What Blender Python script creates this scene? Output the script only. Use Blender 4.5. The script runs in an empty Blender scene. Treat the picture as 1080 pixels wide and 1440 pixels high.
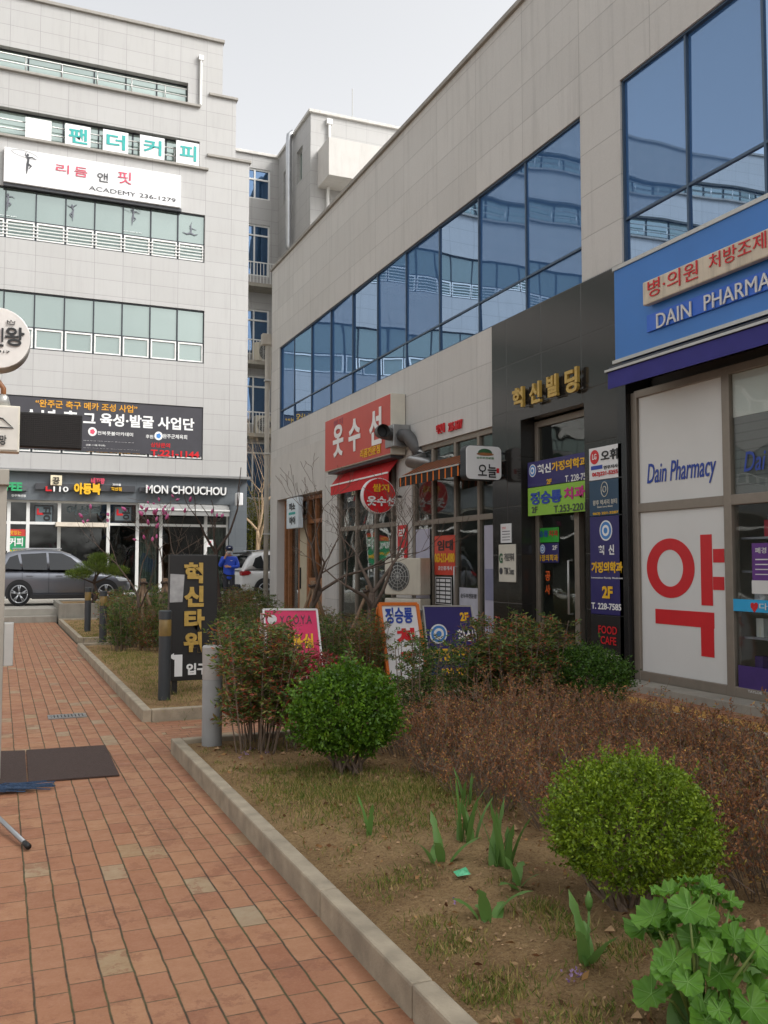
import bpy, bmesh, math, random
import numpy as np
from mathutils import Vector, Matrix, noise as mnoise
R = math.radians
random.seed(7); rng = np.random.default_rng(7)
C = bpy.context.scene.collection
scene = bpy.context.scene

# ---------------------------------------------------------------- camera, sky, sun, exposure
FOC = 1280.0                                   # focal length in pixels of the 1080 x 1440 photograph
YAW = math.atan(540/FOC); PIT = math.atan(73/FOC); EYE = 1.6
cam = bpy.data.cameras.new('camera'); cam_o = bpy.data.objects.new('camera', cam); C.objects.link(cam_o)
cam.sensor_fit = 'HORIZONTAL'; cam.sensor_width = 36.0; cam.lens = 36.0*FOC/1080
cam.clip_start = 0.05; cam.clip_end = 2000
cam_o.location = (0, 0, EYE); cam_o.rotation_euler = (R(90)+PIT, 0, -YAW)
scene.camera = cam_o
scene.view_settings.view_transform = 'Standard'; scene.view_settings.look = 'None'
scene.view_settings.exposure = 1.1; scene.view_settings.gamma = 1
SUN_EL, SUN_AZ = R(44), R(50)                  # sun stands behind the camera to the right
w = bpy.data.worlds.new('World'); scene.world = w; w.use_nodes = True
nt = w.node_tree; nt.nodes.clear()
sk = nt.nodes.new('ShaderNodeTexSky'); sk.sky_type = 'NISHITA'; sk.sun_disc = False
sk.sun_elevation = SUN_EL; sk.sun_rotation = math.pi - SUN_AZ
sk.air_density = 1.0; sk.dust_density = 5.0; sk.ozone_density = 1.0
hs = nt.nodes.new('ShaderNodeHueSaturation'); hs.inputs['Saturation'].default_value = 0.10
bg = nt.nodes.new('ShaderNodeBackground'); bg.inputs['Strength'].default_value = 0.15
wo = nt.nodes.new('ShaderNodeOutputWorld')
nt.links.new(sk.outputs[0], hs.inputs['Color']); nt.links.new(hs.outputs[0], bg.inputs[0]); nt.links.new(bg.outputs[0], wo.inputs[0])
sl = bpy.data.lights.new('sun', 'SUN'); sl.energy = 0.7; sl.angle = R(2.5); sl.color = (1, .95, .88)
so = bpy.data.objects.new('sun', sl); C.objects.link(so)
sd = Vector((math.sin(SUN_AZ)*math.cos(SUN_EL), -math.cos(SUN_AZ)*math.cos(SUN_EL), math.sin(SUN_EL)))
so.rotation_euler = sd.to_track_quat('Z', 'Y').to_euler()

# ---------------------------------------------------------------- measuring helpers (photo pixel -> point on a real plane)
cy, sy, cp, sp = math.cos(YAW), math.sin(YAW), math.cos(PIT), math.sin(PIT)
def ray(px, py):
    a = (px-540)/FOC; b = (720-py)/FOC
    fw = cp-b*sp; up = b*cp+sp
    return (fw*sy+a*cy, fw*cy-a*sy, up)
def FX(px, py, x=7.7):
    d = ray(px, py); t = x/d[0]; return (d[1]*t, EYE+d[2]*t)      # (Y, Z) on a plane facing -X
def LY(px, py, y=36.0):
    d = ray(px, py); t = y/d[1]; return (d[0]*t, EYE+d[2]*t)      # (X, Z) on a plane facing -Y
def GZ(px, py, z=0.0):
    d = ray(px, py); t = (z-EYE)/d[2]; return (d[0]*t, d[1]*t)    # (X, Y) on the ground

# ---------------------------------------------------------------- object helpers
def tag(o, label=None, cat=None, group=None, kind=None):
    for k, v in (('label', label), ('category', cat), ('group', group), ('kind', kind)):
        if v: o[k] = v
    return o
def thing(name, label, cat, loc=(0, 0, 0), group=None):
    o = bpy.data.objects.new(name, None); C.objects.link(o); o.location = loc
    o.empty_display_size = .1
    return tag(o, label, cat, group)
def origin(o):
    v = Vector((0, 0, 0))
    while o: v += o.location; o = o.parent
    return v
def mesh_obj(name, verts, faces, mat, parent=None, smooth=False):
    me = bpy.data.meshes.new(name)
    off = origin(parent)
    if off.length: verts = [(v[0]-off.x, v[1]-off.y, v[2]-off.z) for v in verts]
    me.from_pydata([tuple(map(float, v)) for v in verts], [], faces); me.update()
    if smooth: me.polygons.foreach_set('use_smooth', [True]*len(me.polygons))
    if mat: me.materials.append(mat)
    o = bpy.data.objects.new(name, me); C.objects.link(o)
    if parent: o.parent = parent
    return o
class MB:
    def __init__(s): s.v = []; s.f = []
    def add(s, v, f):
        n = len(s.v); s.v += [tuple(a) for a in v]; s.f += [tuple(i+n for i in a) for a in f]; return s
    def box(s, x0, x1, y0, y1, z0, z1):
        x0, x1 = sorted((x0, x1)); y0, y1 = sorted((y0, y1)); z0, z1 = sorted((z0, z1))
        return s.add([(x0,y0,z0),(x1,y0,z0),(x1,y1,z0),(x0,y1,z0),(x0,y0,z1),(x1,y0,z1),(x1,y1,z1),(x0,y1,z1)],
                     [(0,3,2,1),(4,5,6,7),(0,1,5,4),(1,2,6,5),(2,3,7,6),(3,0,4,7)])
    def quad(s, a, b, c, d): return s.add([a, b, c, d], [(0, 1, 2, 3)])
    def tube(s, pts, rad, n=8, cap=True):
        pts = [Vector(p) for p in pts]
        if not isinstance(rad, (list, tuple)): rad = [rad]*len(pts)
        vs = []; fs = []; prev = None
        for i, p in enumerate(pts):
            t = (pts[min(i+1, len(pts)-1)]-pts[max(i-1, 0)]).normalized()
            if prev is None:
                u = t.orthogonal().normalized()
            else:
                u = prev-t*prev.dot(t)
                u = u.normalized() if u.length > 1e-6 else t.orthogonal().normalized()
            prev = u; v = t.cross(u)
            for k in range(n):
                a = 2*math.pi*k/n; vs.append(p+(u*math.cos(a)+v*math.sin(a))*rad[i])
        for i in range(len(pts)-1):
            for k in range(n):
                fs.append((i*n+k, i*n+(k+1) % n, (i+1)*n+(k+1) % n, (i+1)*n+k))
        if cap:
            fs.append(tuple(range(n-1, -1, -1))); fs.append(tuple((len(pts)-1)*n+k for k in range(n)))
        return s.add(vs, fs)
    def cyl(s, a, b, r, n=24): return s.tube([a, b], r, n)
    def lathe(s, c, prof, n=24):                      # prof: (radius, z) pairs round a vertical axis at c
        vs = []; fs = []
        for r, z in prof:
            for k in range(n):
                a = 2*math.pi*k/n; vs.append((c[0]+r*math.cos(a), c[1]+r*math.sin(a), c[2]+z))
        for i in range(len(prof)-1):
            for k in range(n): fs.append((i*n+k, i*n+(k+1) % n, (i+1)*n+(k+1) % n, (i+1)*n+k))
        fs.append(tuple(range(n-1, -1, -1))); fs.append(tuple((len(prof)-1)*n+k for k in range(n)))
        return s.add(vs, fs)
    def prism(s, poly, axis, a, b):                   # poly of 2D points in the plane across axis
        def P(p, t): return {'x': (t, p[0], p[1]), 'y': (p[0], t, p[1]), 'z': (p[0], p[1], t)}[axis]
        n = len(poly)
        return s.add([P(p, a) for p in poly]+[P(p, b) for p in poly],
                     [tuple(range(n)), tuple(range(2*n-1, n-1, -1))]+[(i, i+n, (i+1) % n+n, (i+1) % n) for i in range(n)])
    def build(s, name, mat, parent=None, smooth=False, bevel=0, fix=True):
        o = mesh_obj(name, s.v, s.f, mat, parent, smooth)
        if fix:
            bm = bmesh.new(); bm.from_mesh(o.data); bmesh.ops.recalc_face_normals(bm, faces=bm.faces); bm.to_mesh(o.data); bm.free()
            if smooth: o.data.polygons.foreach_set('use_smooth', [True]*len(o.data.polygons))
        if smooth == 'auto': o.data.set_sharp_from_angle(angle=R(40))
        if bevel:
            m = o.modifiers.new('bevel', 'BEVEL'); m.width = bevel; m.segments = 2; m.limit_method = 'ANGLE'
        return o
def BX(name, mat, parent, *b, bevel=0): return MB().box(*b).build(name, mat, parent, bevel=bevel)
def copy_tree(o, parent=None):
    c = o.copy(); C.objects.link(c)
    if parent: c.parent = parent
    for ch in list(o.children): copy_tree(ch, c)
    return c
def place(root, loc, rz=0, sc=1, label=None):
    root.location = loc; root.rotation_euler = (0, 0, rz); root.scale = (sc, sc, sc) if not isinstance(sc, tuple) else sc
    if label: root['label'] = label
    return root

# ---------------------------------------------------------------- materials
def lin(h):
    if isinstance(h, (tuple, list)): return tuple(h)
    h = h.lstrip('#'); r = [int(h[i:i+2], 16)/255 for i in (0, 2, 4)]
    return tuple(c/12.92 if c <= .04045 else ((c+.055)/1.055)**2.4 for c in r)
def nodes(name):
    m = bpy.data.materials.new(name); m.use_nodes = True; nt = m.node_tree; nt.nodes.clear()
    out = nt.nodes.new('ShaderNodeOutputMaterial'); return m, nt, out
def N(nt, t, **k):
    n = nt.nodes.new(t)
    for a, v in k.items():
        if a.startswith('i_'):
            n.inputs[a[2:].replace('_', ' ')].default_value = v
        else: setattr(n, a, v)
    return n
def math_n(nt, op, a, b=None, c=None):
    n = nt.nodes.new('ShaderNodeMath'); n.operation = op
    for i, x in enumerate((a, b, c)):
        if x is None: continue
        if isinstance(x, (int, float)): n.inputs[i].default_value = x
        else: nt.links.new(x, n.inputs[i])
    return n.outputs[0]
def mixc(nt, fac, a, b, blend='MIX'):
    n = nt.nodes.new('ShaderNodeMix'); n.data_type = 'RGBA'; n.blend_type = blend
    for sock, x in ((n.inputs[0], fac), (n.inputs[6], a), (n.inputs[7], b)):
        if isinstance(x, (int, float)): sock.default_value = x
        elif isinstance(x, tuple): sock.default_value = (*x, 1) if len(x) == 3 else x
        else: nt.links.new(x, sock)
    return n.outputs[2]
def ramp(nt, fac, stops):
    n = nt.nodes.new('ShaderNodeValToRGB'); e = n.color_ramp.elements
    while len(e) < len(stops): e.new(.5)
    for i, (p, c) in enumerate(stops): e[i].position = p; e[i].color = (*lin(c), 1) if not isinstance(c, float) else (c, c, c, 1)
    nt.links.new(fac, n.inputs[0]); return n.outputs[0]
def noise(nt, vec, scale, detail=3, rough=.55):
    n = nt.nodes.new('ShaderNodeTexNoise'); n.inputs['Scale'].default_value = scale
    n.inputs['Detail'].default_value = detail; n.inputs['Roughness'].default_value = rough
    if vec: nt.links.new(vec, n.inputs['Vector'])
    return n.outputs[0]
def bumpn(nt, h, strength, dist=.01):
    n = nt.nodes.new('ShaderNodeBump'); n.inputs['Strength'].default_value = strength; n.inputs['Distance'].default_value = dist
    nt.links.new(h, n.inputs['Height']); return n.outputs[0]
_mc = {}
def M(name, col, rough=.6, var=.1, scale=5, metal=0.0, bump=0.0, bscale=60, coat=0.0, dirt=0.0, emit=0.0):
    if name in _mc: return _mc[name]
    m, nt, out = nodes(name); col = lin(col)
    b = N(nt, 'ShaderNodeBsdfPrincipled'); b.inputs['Roughness'].default_value = rough; b.inputs['Metallic'].default_value = metal
    b.inputs['Coat Weight'].default_value = coat
    g = N(nt, 'ShaderNodeNewGeometry').outputs['Position']
    f = noise(nt, g, scale)
    f = ramp(nt, f, [(.3, 0.0), (.7, 1.0)])
    c = mixc(nt, f, tuple(x*(1-var) for x in col), tuple(min(1, x*(1+var)) for x in col))
    if dirt:
        mp = N(nt, 'ShaderNodeMapping'); nt.links.new(g, mp.inputs[0]); mp.inputs['Scale'].default_value = (5, 5, .6)
        d = ramp(nt, noise(nt, mp.outputs[0], 1.6, 5, .7), [(.48, 0.0), (.8, 1.0)])
        c = mixc(nt, math_n(nt, 'MULTIPLY', d, dirt), c, tuple(x*.45 for x in col))
    nt.links.new(c, b.inputs['Base Color'])
    if emit:
        nt.links.new(c, b.inputs['Emission Color']); b.inputs['Emission Strength'].default_value = emit
    if bump: nt.links.new(bumpn(nt, noise(nt, g, bscale, 4), bump), b.inputs['Normal'])
    nt.links.new(b.outputs[0], out.inputs[0]); _mc[name] = m
    return m
def cells(nt, ca, cb, wa, wb, oa=0.0, ob=0.0, stagger=0):
    """grid of slabs in world space: (random per slab, distance to joints a, distance to joints b)"""
    a = math_n(nt, 'DIVIDE', math_n(nt, 'SUBTRACT', ca, oa), wa)
    ia = math_n(nt, 'FLOOR', a)
    b = math_n(nt, 'DIVIDE', math_n(nt, 'SUBTRACT', cb, ob), wb)
    if stagger:
        wn = N(nt, 'ShaderNodeTexWhiteNoise', noise_dimensions='1D'); nt.links.new(ia, wn.inputs['W'])
        b = math_n(nt, 'ADD', b, math_n(nt, 'MULTIPLY', wn.outputs[0], stagger))
    ib = math_n(nt, 'FLOOR', b)
    cv = N(nt, 'ShaderNodeCombineXYZ'); nt.links.new(ia, cv.inputs[0]); nt.links.new(ib, cv.inputs[1])
    wn2 = N(nt, 'ShaderNodeTexWhiteNoise', noise_dimensions='2D'); nt.links.new(cv.outputs[0], wn2.inputs['Vector'])
    def edge(x, w):
        fr = math_n(nt, 'FRACT', x)
        return math_n(nt, 'MULTIPLY', math_n(nt, 'MINIMUM', fr, math_n(nt, 'SUBTRACT', 1.0, fr)), w)
    return wn2, edge(a, wa), edge(b, wb)
def joint(nt, e, w): # 1 at the joint, 0 on the slab
    return math_n(nt, 'SUBTRACT', 1.0, math_n(nt, 'SMOOTHSTEP' if False else 'MINIMUM', math_n(nt, 'DIVIDE', e, w), 1.0))
def sep(nt):
    g = N(nt, 'ShaderNodeNewGeometry').outputs['Position']; s = N(nt, 'ShaderNodeSeparateXYZ'); nt.links.new(g, s.inputs[0])
    return g, s.outputs
def stone(name, col, axis, w, h, ow=0, oh=0, rough=.6, jw=.008, jdark=.45, var=.07, speck=.14, streak=.25):
    m, nt, out = nodes(name); col = lin(col); g, s = sep(nt)
    wn, ea, eb = cells(nt, s[axis], s[2], w, h, ow, oh)
    b = N(nt, 'ShaderNodeBsdfPrincipled'); b.inputs['Roughness'].default_value = rough
    c = mixc(nt, wn.outputs[0], tuple(x*(1-var) for x in col), tuple(x*(1+var) for x in col))
    sp_ = ramp(nt, noise(nt, g, 45, 2, .8), [(.35, 0.0), (.65, 1.0)])
    c = mixc(nt, math_n(nt, 'MULTIPLY', sp_, speck), c, tuple(x*.55 for x in col))
    big = ramp(nt, noise(nt, g, .8, 4), [(.35, 0.0), (.7, 1.0)])
    c = mixc(nt, math_n(nt, 'MULTIPLY', big, .12), c, (col[0]*.75, col[1]*.72, col[2]*.66))
    mp = N(nt, 'ShaderNodeMapping'); nt.links.new(g, mp.inputs[0]); mp.inputs['Scale'].default_value = (3, 3, .22)
    st = ramp(nt, noise(nt, mp.outputs[0], 2.0, 5, .7), [(.5, 0.0), (.8, 1.0)])
    c = mixc(nt, math_n(nt, 'MULTIPLY', st, streak), c, tuple(x*.5 for x in col))
    j = math_n(nt, 'MAXIMUM', joint(nt, ea, jw), joint(nt, eb, jw))
    c = mixc(nt, math_n(nt, 'MULTIPLY', j, 1-jdark), c, tuple(x*.3 for x in col))
    nt.links.new(c, b.inputs['Base Color'])
    nt.links.new(bumpn(nt, math_n(nt, 'SUBTRACT', 1.0, j), .5, .006), b.inputs['Normal'])
    nt.links.new(b.outputs[0], out.inputs[0]); return m
def brick(name, ax, ay, wa, wb, pal, stagger=1.0, jcol='#2f2a1e', worn=.6):
    m, nt, out = nodes(name); g, s = sep(nt)
    # slightly wandering joints
    nz = math_n(nt, 'MULTIPLY', math_n(nt, 'SUBTRACT', noise(nt, g, 5, 2), .5), .012)
    ca = math_n(nt, 'ADD', s[ax], nz)
    wn, ea, eb = cells(nt, ca, s[ay], wa, wb, .03, .01, stagger)
    b = N(nt, 'ShaderNodeBsdfPrincipled')
    c = ramp(nt, wn.outputs[0], pal)
    n1 = ramp(nt, noise(nt, g, 9, 6, .7), [(.3, 0.0), (.72, 1.0)])
    c = mixc(nt, math_n(nt, 'MULTIPLY', n1, .35), c, lin('#7a4d36'))
    n2 = ramp(nt, noise(nt, g, 2.6, 8, .78), [(.53, 0.0), (.57, 1.0)])
    c = mixc(nt, math_n(nt, 'MULTIPLY', n2, worn), c, lin('#7d4e37'))
    n3 = ramp(nt, noise(nt, g, 70, 3, .8), [(.45, 0.0), (.75, 1.0)])
    c = mixc(nt, math_n(nt, 'MULTIPLY', n3, .25), c, lin('#b08d70'))
    n4 = ramp(nt, noise(nt, g, .55, 3), [(.4, 0.0), (.75, 1.0)])
    c = mixc(nt, math_n(nt, 'MULTIPLY', n4, .3), c, lin('#a37049'))
    wob = math_n(nt, 'ADD', .55, noise(nt, g, 22, 3, .7))
    j = math_n(nt, 'MAXIMUM', math_n(nt, 'POWER', joint(nt, ea, .0055), .6), math_n(nt, 'MULTIPLY', math_n(nt, 'POWER', joint(nt, eb, .0045), .7), .85))
    j = math_n(nt, 'MINIMUM', math_n(nt, 'MULTIPLY', j, wob), 1.0)
    jc = mixc(nt, ramp(nt, noise(nt, g, 3.2, 3), [(.4, 0.0), (.62, 1.0)]), lin(jcol), lin('#3d4420'))
    c = mixc(nt, j, c, jc)
    nt.links.new(c, b.inputs['Base Color'])
    ro = math_n(nt, 'ADD', .55, math_n(nt, 'MULTIPLY', n1, .3)); nt.links.new(ro, b.inputs['Roughness'])
    hgt = math_n(nt, 'ADD', math_n(nt, 'SUBTRACT', 1.0, j), math_n(nt, 'MULTIPLY', noise(nt, g, 60, 4, .7), .25))
    hgt = math_n(nt, 'ADD', hgt, math_n(nt, 'MULTIPLY', wn.outputs[0], .35))
    nt.links.new(bumpn(nt, hgt, .55, .008), b.inputs['Normal'])
    nt.links.new(b.outputs[0], out.inputs[0]); return m
def coated_glass(name, tint, body, fac, wave=.06, wscale=.9, rough=.01):
    m, nt, out = nodes(name); g, s = sep(nt)
    gl = N(nt, 'ShaderNodeBsdfGlossy'); gl.inputs['Roughness'].default_value = rough; gl.inputs['Color'].default_value = (*lin(tint), 1)
    df = N(nt, 'ShaderNodeBsdfDiffuse'); df.inputs['Color'].default_value = (*lin(body), 1)
    nt.links.new(bumpn(nt, noise(nt, g, wscale, 1, .3), wave, .35), gl.inputs['Normal'])
    mx = N(nt, 'ShaderNodeMixShader'); lw = N(nt, 'ShaderNodeLayerWeight'); lw.inputs[0].default_value = .35
    ff = math_n(nt, 'MINIMUM', math_n(nt, 'ADD', fac, math_n(nt, 'MULTIPLY', lw.outputs['Fresnel'], .5)), 1.0)
    nt.links.new(ff, mx.inputs[0]); nt.links.new(df.outputs[0], mx.inputs[1]); nt.links.new(gl.outputs[0], mx.inputs[2])
    nt.links.new(mx.outputs[0], out.inputs[0]); return m
def clear_glass(name, tint=(.72, .76, .74), extra=.05):
    m, nt, out = nodes(name); g, s = sep(nt)
    tr = N(nt, 'ShaderNodeBsdfTransparent'); tr.inputs[0].default_value = (*tint, 1)
    gl = N(nt, 'ShaderNodeBsdfGlossy'); gl.inputs['Roughness'].default_value = .015
    nt.links.new(bumpn(nt, noise(nt, g, 1.2, 1, .3), .05, .3), gl.inputs['Normal'])
    lw = N(nt, 'ShaderNodeLayerWeight'); fz = math_n(nt, 'ADD', .04+extra, math_n(nt, 'MULTIPLY', math_n(nt, 'POWER', lw.outputs['Facing'], 4.0), .9))
    mx = N(nt, 'ShaderNodeMixShader'); nt.links.new(math_n(nt, 'MINIMUM', fz, 1.0), mx.inputs[0])
    nt.links.new(tr.outputs[0], mx.inputs[1]); nt.links.new(gl.outputs[0], mx.inputs[2]); nt.links.new(mx.outputs[0], out.inputs[0]); return m
def leafm(name, stops, rough=.45, trans=.3, patch=0):
    m, nt, out = nodes(name)
    ge = N(nt, 'ShaderNodeNewGeometry'); rnd = ge.outputs['Random Per Island']
    if patch:
        nz = ramp(nt, noise(nt, ge.outputs['Position'], patch, 2), [(.32, 0.0), (.68, 1.0)]); rnd = math_n(nt, 'ADD', math_n(nt, 'MULTIPLY', rnd, .5), math_n(nt, 'MULTIPLY', nz, .5))
    c = ramp(nt, rnd, stops)
    b = N(nt, 'ShaderNodeBsdfPrincipled'); b.inputs['Roughness'].default_value = rough; nt.links.new(c, b.inputs['Base Color'])
    b.inputs['Specular IOR Level'].default_value = .35
    t = N(nt, 'ShaderNodeBsdfTranslucent'); nt.links.new(c, t.inputs[0])
    mx = N(nt, 'ShaderNodeMixShader'); mx.inputs[0].default_value = trans
    nt.links.new(b.outputs[0], mx.inputs[1]); nt.links.new(t.outputs[0], mx.inputs[2]); nt.links.new(mx.outputs[0], out.inputs[0]); return m
def stripes(name, axis, w, c1, c2, frac=.5, off=0.0, dirt=.3, thin=0.0):
    m, nt, out = nodes(name); g, s = sep(nt)
    fr = math_n(nt, 'FRACT', math_n(nt, 'DIVIDE', math_n(nt, 'SUBTRACT', s[axis], off), w))
    b = N(nt, 'ShaderNodeBsdfPrincipled'); b.inputs['Roughness'].default_value = .7
    c = mixc(nt, math_n(nt, 'LESS_THAN', fr, frac), lin(c1), lin(c2))
    c = mixc(nt, math_n(nt, 'MULTIPLY', noise(nt, g, 4, 4), dirt), c, lin('#3a2a20'))
    nt.links.new(c, b.inputs['Base Color'])
    t = N(nt, 'ShaderNodeBsdfTranslucent'); nt.links.new(c, t.inputs[0]); mx = N(nt, 'ShaderNodeMixShader'); mx.inputs[0].default_value = thin
    nt.links.new(b.outputs[0], mx.inputs[1]); nt.links.new(t.outputs[0], mx.inputs[2]); nt.links.new(mx.outputs[0], out.inputs[0]); return m

# ---------------------------------------------------------------- lettering
def glyphs(s, bold=0.0, ext=.0, shear=0.0):
    c = bpy.data.curves.new('t', 'FONT'); c.body = s; c.size = 1; c.offset = bold; c.resolution_u = 3; c.extrude = ext; c.shear = shear
    o = bpy.data.objects.new('t', c); me = o.to_mesh()
    v = [tuple(a.co) for a in me.vertices]; f = [tuple(p.vertices) for p in me.polygons]
    o.to_mesh_clear(); bpy.data.objects.remove(o); bpy.data.curves.remove(c); return v, f
def lettering(parent, s, mat, o, r, u, wid, hei, depth=.004, bold=.012, shear=0.0, name='lettering'):
    """s fills the rectangle with lower left corner o, spanned along r (wid) and u (hei)"""
    v, f = glyphs(s, bold, .5, shear)
    xs = [a[0] for a in v]; ys = [a[1] for a in v]; x0, x1, y0, y1 = min(xs), max(xs), min(ys), max(ys)
    r = Vector(r).normalized(); u = Vector(u).normalized(); n = r.cross(u); o = Vector(o)
    vv = [o+r*((a[0]-x0)/(x1-x0)*wid)+u*((a[1]-y0)/(y1-y0)*hei)+n*((a[2]+.5)*depth) for a in v]
    return mesh_obj(name, vv, f, mat, parent)
def textF(parent, s, tl, br, mat, x=7.7, depth=.004, **k):      # lettering on a wall facing -X
    (ya, za), (yb, zb) = FX(*tl, x), FX(*br, x)
    return lettering(parent, s, mat, (x-.003, ya, zb), (0, -1, 0), (0, 0, 1), ya-yb, za-zb, depth, **k)
def textL(parent, s, tl, br, mat, y=36.0, depth=.004, **k):     # lettering on a wall facing -Y
    (xa, za), (xb, zb) = LY(*tl, y), LY(*br, y)
    return lettering(parent, s, mat, (xa, y-.003, zb), (1, 0, 0), (0, 0, 1), xb-xa, za-zb, depth, **k)
def panelF(name, mat, parent, tl, br, x=7.7, t=.03, bevel=0):   # board whose front face lies at x
    (ya, za), (yb, zb) = FX(*tl, x), FX(*br, x); return BX(name, mat, parent, x, x+t, yb, ya, zb, za, bevel=bevel)
def panelL(name, mat, parent, tl, br, y=36.0, t=.03, bevel=0):
    (xa, za), (xb, zb) = LY(*tl, y), LY(*br, y); return BX(name, mat, parent, xa, xb, y, y+t, zb, za, bevel=bevel)
def rootF(name, label, cat, tl, br, x=7.7, group=None):
    (ya, za), (yb, zb) = FX(*tl, x), FX(*br, x); return thing(name, label, cat, (x, (ya+yb)/2, zb), group)
def rootL(name, label, cat, tl, br, y=36.0, group=None):
    (xa, za), (xb, zb) = LY(*tl, y), LY(*br, y); return thing(name, label, cat, ((xa+xb)/2, y, zb), group)
def holed_wall(mb, axis, pos, thick, a0, a1, z0, z1, holes):
    """wall facing the negative axis with rectangular openings (a_lo, a_hi, z_lo, z_hi)"""
    As = sorted({a0, a1, *[h[0] for h in holes], *[h[1] for h in holes]}); Zs = sorted({z0, z1, *[h[2] for h in holes], *[h[3] for h in holes]})
    As = [a for a in As if a0 <= a <= a1]; Zs = [z for z in Zs if z0 <= z <= z1]
    nA, nZ = len(As)-1, len(Zs)-1
    solid = [[not any(h[0] <= (As[i]+As[i+1])/2 <= h[1] and h[2] <= (Zs[k]+Zs[k+1])/2 <= h[3] for h in holes) for k in range(nZ)] for i in range(nA)]
    def P(a, z, d): return (pos+d, a, z) if axis == 'x' else (a, pos+d, z)
    for i in range(nA):
        for k in range(nZ):
            if not solid[i][k]: continue
            a, b, c, d = As[i], As[i+1], Zs[k], Zs[k+1]
            for dd in (0, thick): mb.quad(P(a, c, dd), P(b, c, dd), P(b, d, dd), P(a, d, dd))
            for (ii, kk, p, q) in ((i-1, k, (a, c), (a, d)), (i+1, k, (b, c), (b, d)), (i, k-1, (a, c), (b, c)), (i, k+1, (a, d), (b, d))):
                if 0 <= ii < nA and 0 <= kk < nZ and solid[ii][kk]: continue
                mb.quad(P(*p, 0), P(*q, 0), P(*q, thick), P(*p, thick))
    return mb

# ================================================================ MATERIALS OF THE SETTING
st_right = stone('pale_granite_right', '#c0beba', 1, 1.575, .62, 10.87, 8.16, streak=.38, jw=.010, var=.05)
st_left = stone('pale_granite_left', '#a7a6a4', 0, 1.06, .62, 7.35, 5.1, speck=.1, var=.025, jw=.014)
st_side = stone('pale_granite_side', '#a7a6a4', 1, 1.06, .62, 0, 5.1, speck=.1, var=.025, jw=.014)
st_dark = stone('dark_granite', '#2c2a28', 1, 1.05, .78, 9.78, 5.65-.78*8, rough=.14, jdark=.5, speck=.25, streak=.2)
st_grey = stone('blue_grey_granite', '#5d6368', 0, 1.3, .7, 7.4, 3.7, rough=.5, speck=.25)
m_coping = M('coping_stone', '#8f8b84', .7, .1, 2, dirt=.5)
m_white = M('white_render', '#bdbab5', .8, .04, 1.5, dirt=.25)
m_conc = M('concrete', '#908b80', .85, .14, 3, bump=.3, dirt=.4)
m_kerb = M('kerb_concrete', '#9a8e7a', .85, .22, 7, bump=.35, bscale=90)
m_alu = M('bronze_aluminium', '#857c71', .42, .06, 8, metal=.35)
m_alud = M('dark_aluminium', '#35383c', .4, .06, 8, metal=.5)
m_alul = M('light_aluminium', '#b4b4b0', .4, .05, 8, metal=.5)
m_wframe = M('white_frame', '#d5d5d2', .45, .03)
m_wood = M('brown_wood', '#8a5a35', .5, .2, 9)
m_woodp = M('wood_panel', '#9a6c48', .5, .12, 6)
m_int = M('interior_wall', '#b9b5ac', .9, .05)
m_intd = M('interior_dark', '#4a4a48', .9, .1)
m_black = M('matt_black', '#141414', .55, .1)
g_blue = coated_glass('blue_window_glass', '#a6bfdd', '#43699a', .34, wave=.022, wscale=.6)
g_blue2 = coated_glass('blue_rear_glass', '#7f9cc0', '#14304a', .40, wave=.03)
g_grey = coated_glass('grey_window_glass', '#b9c4bf', '#5d6a66', .42, wave=.05)
g_shop = clear_glass('shop_glass')
g_shopd = clear_glass('shop_glass_dark', (.68, .73, .71), .05)

# ================================================================ GROUND
G0 = MB().quad((-150, -150, -.06), (250, -150, -.06), (250, 250, -.06), (-150, 250, -.06)).build('ground', M('ground_paving', '#8f8a80', .9, .15, .5))
tag(G0, kind='structure')
pal = [(0, '#9e6e50'), (.18, '#946347'), (.36, '#a27555'), (.55, '#99694c'), (.74, '#a67b59'), (.91, '#8f5c41'), (.945, '#98815f'), (.98, '#9d8e72'), (1, '#93836a')]
b1 = brick('path_bricks', 0, 1, .1235, .232, pal)
b2 = brick('cross_bricks', 1, 0, .115, .232, pal)
o = MB().quad((-6, -6, 0), (1.45, -6, 0), (1.45, 26.7, 0), (-6, 26.7, 0)).build('path', b1); tag(o, kind='structure')
o = MB()
o.quad((1.45, 7.95, .0), (7.4, 7.95, 0), (7.4, 9.5, 0), (1.45, 9.5, 0)); o.quad((6.25, -6, 0), (7.4, -6, 0), (7.4, 7.95, 0), (6.25, 7.95, 0))
o.quad((6.25, 9.5, 0), (7.7, 9.5, 0), (7.7, 26.7, 0), (6.25, 26.7, 0)); o.quad((1.45, 18.0, 0), (6.25, 18, 0), (6.25, 19.2, 0), (1.45, 19.2, 0))
o = o.build('pavement', b2); tag(o, kind='structure')
o = BX('tactile_paving', M('yellow_tactile', '#b98a3e', .75, .15, 12, bump=.4, bscale=50), None, 6.75, 7.05, -6, 9.2, 0, .006); tag(o, kind='structure')
o = BX('shop_step', m_conc, None, 7.36, 8.3, -6, 9.74, -.02, .1, bevel=.01); tag(o, kind='structure')
# raised street beyond the steps
o = MB(); o.box(-150, 250, 27.2, 250, -.05, .35); o = o.build('street', M('street_paving', '#9c978d', .9, .1, 2, bump=.2, bscale=30)); tag(o, kind='structure')
o = BX('step_lower', m_conc, None, -6, 1.5, 26.72, 27.2, -.04, .165, bevel=.012); tag(o, kind='structure')
o['label'] = 'pale granite step at the far end of the brick path'
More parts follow.
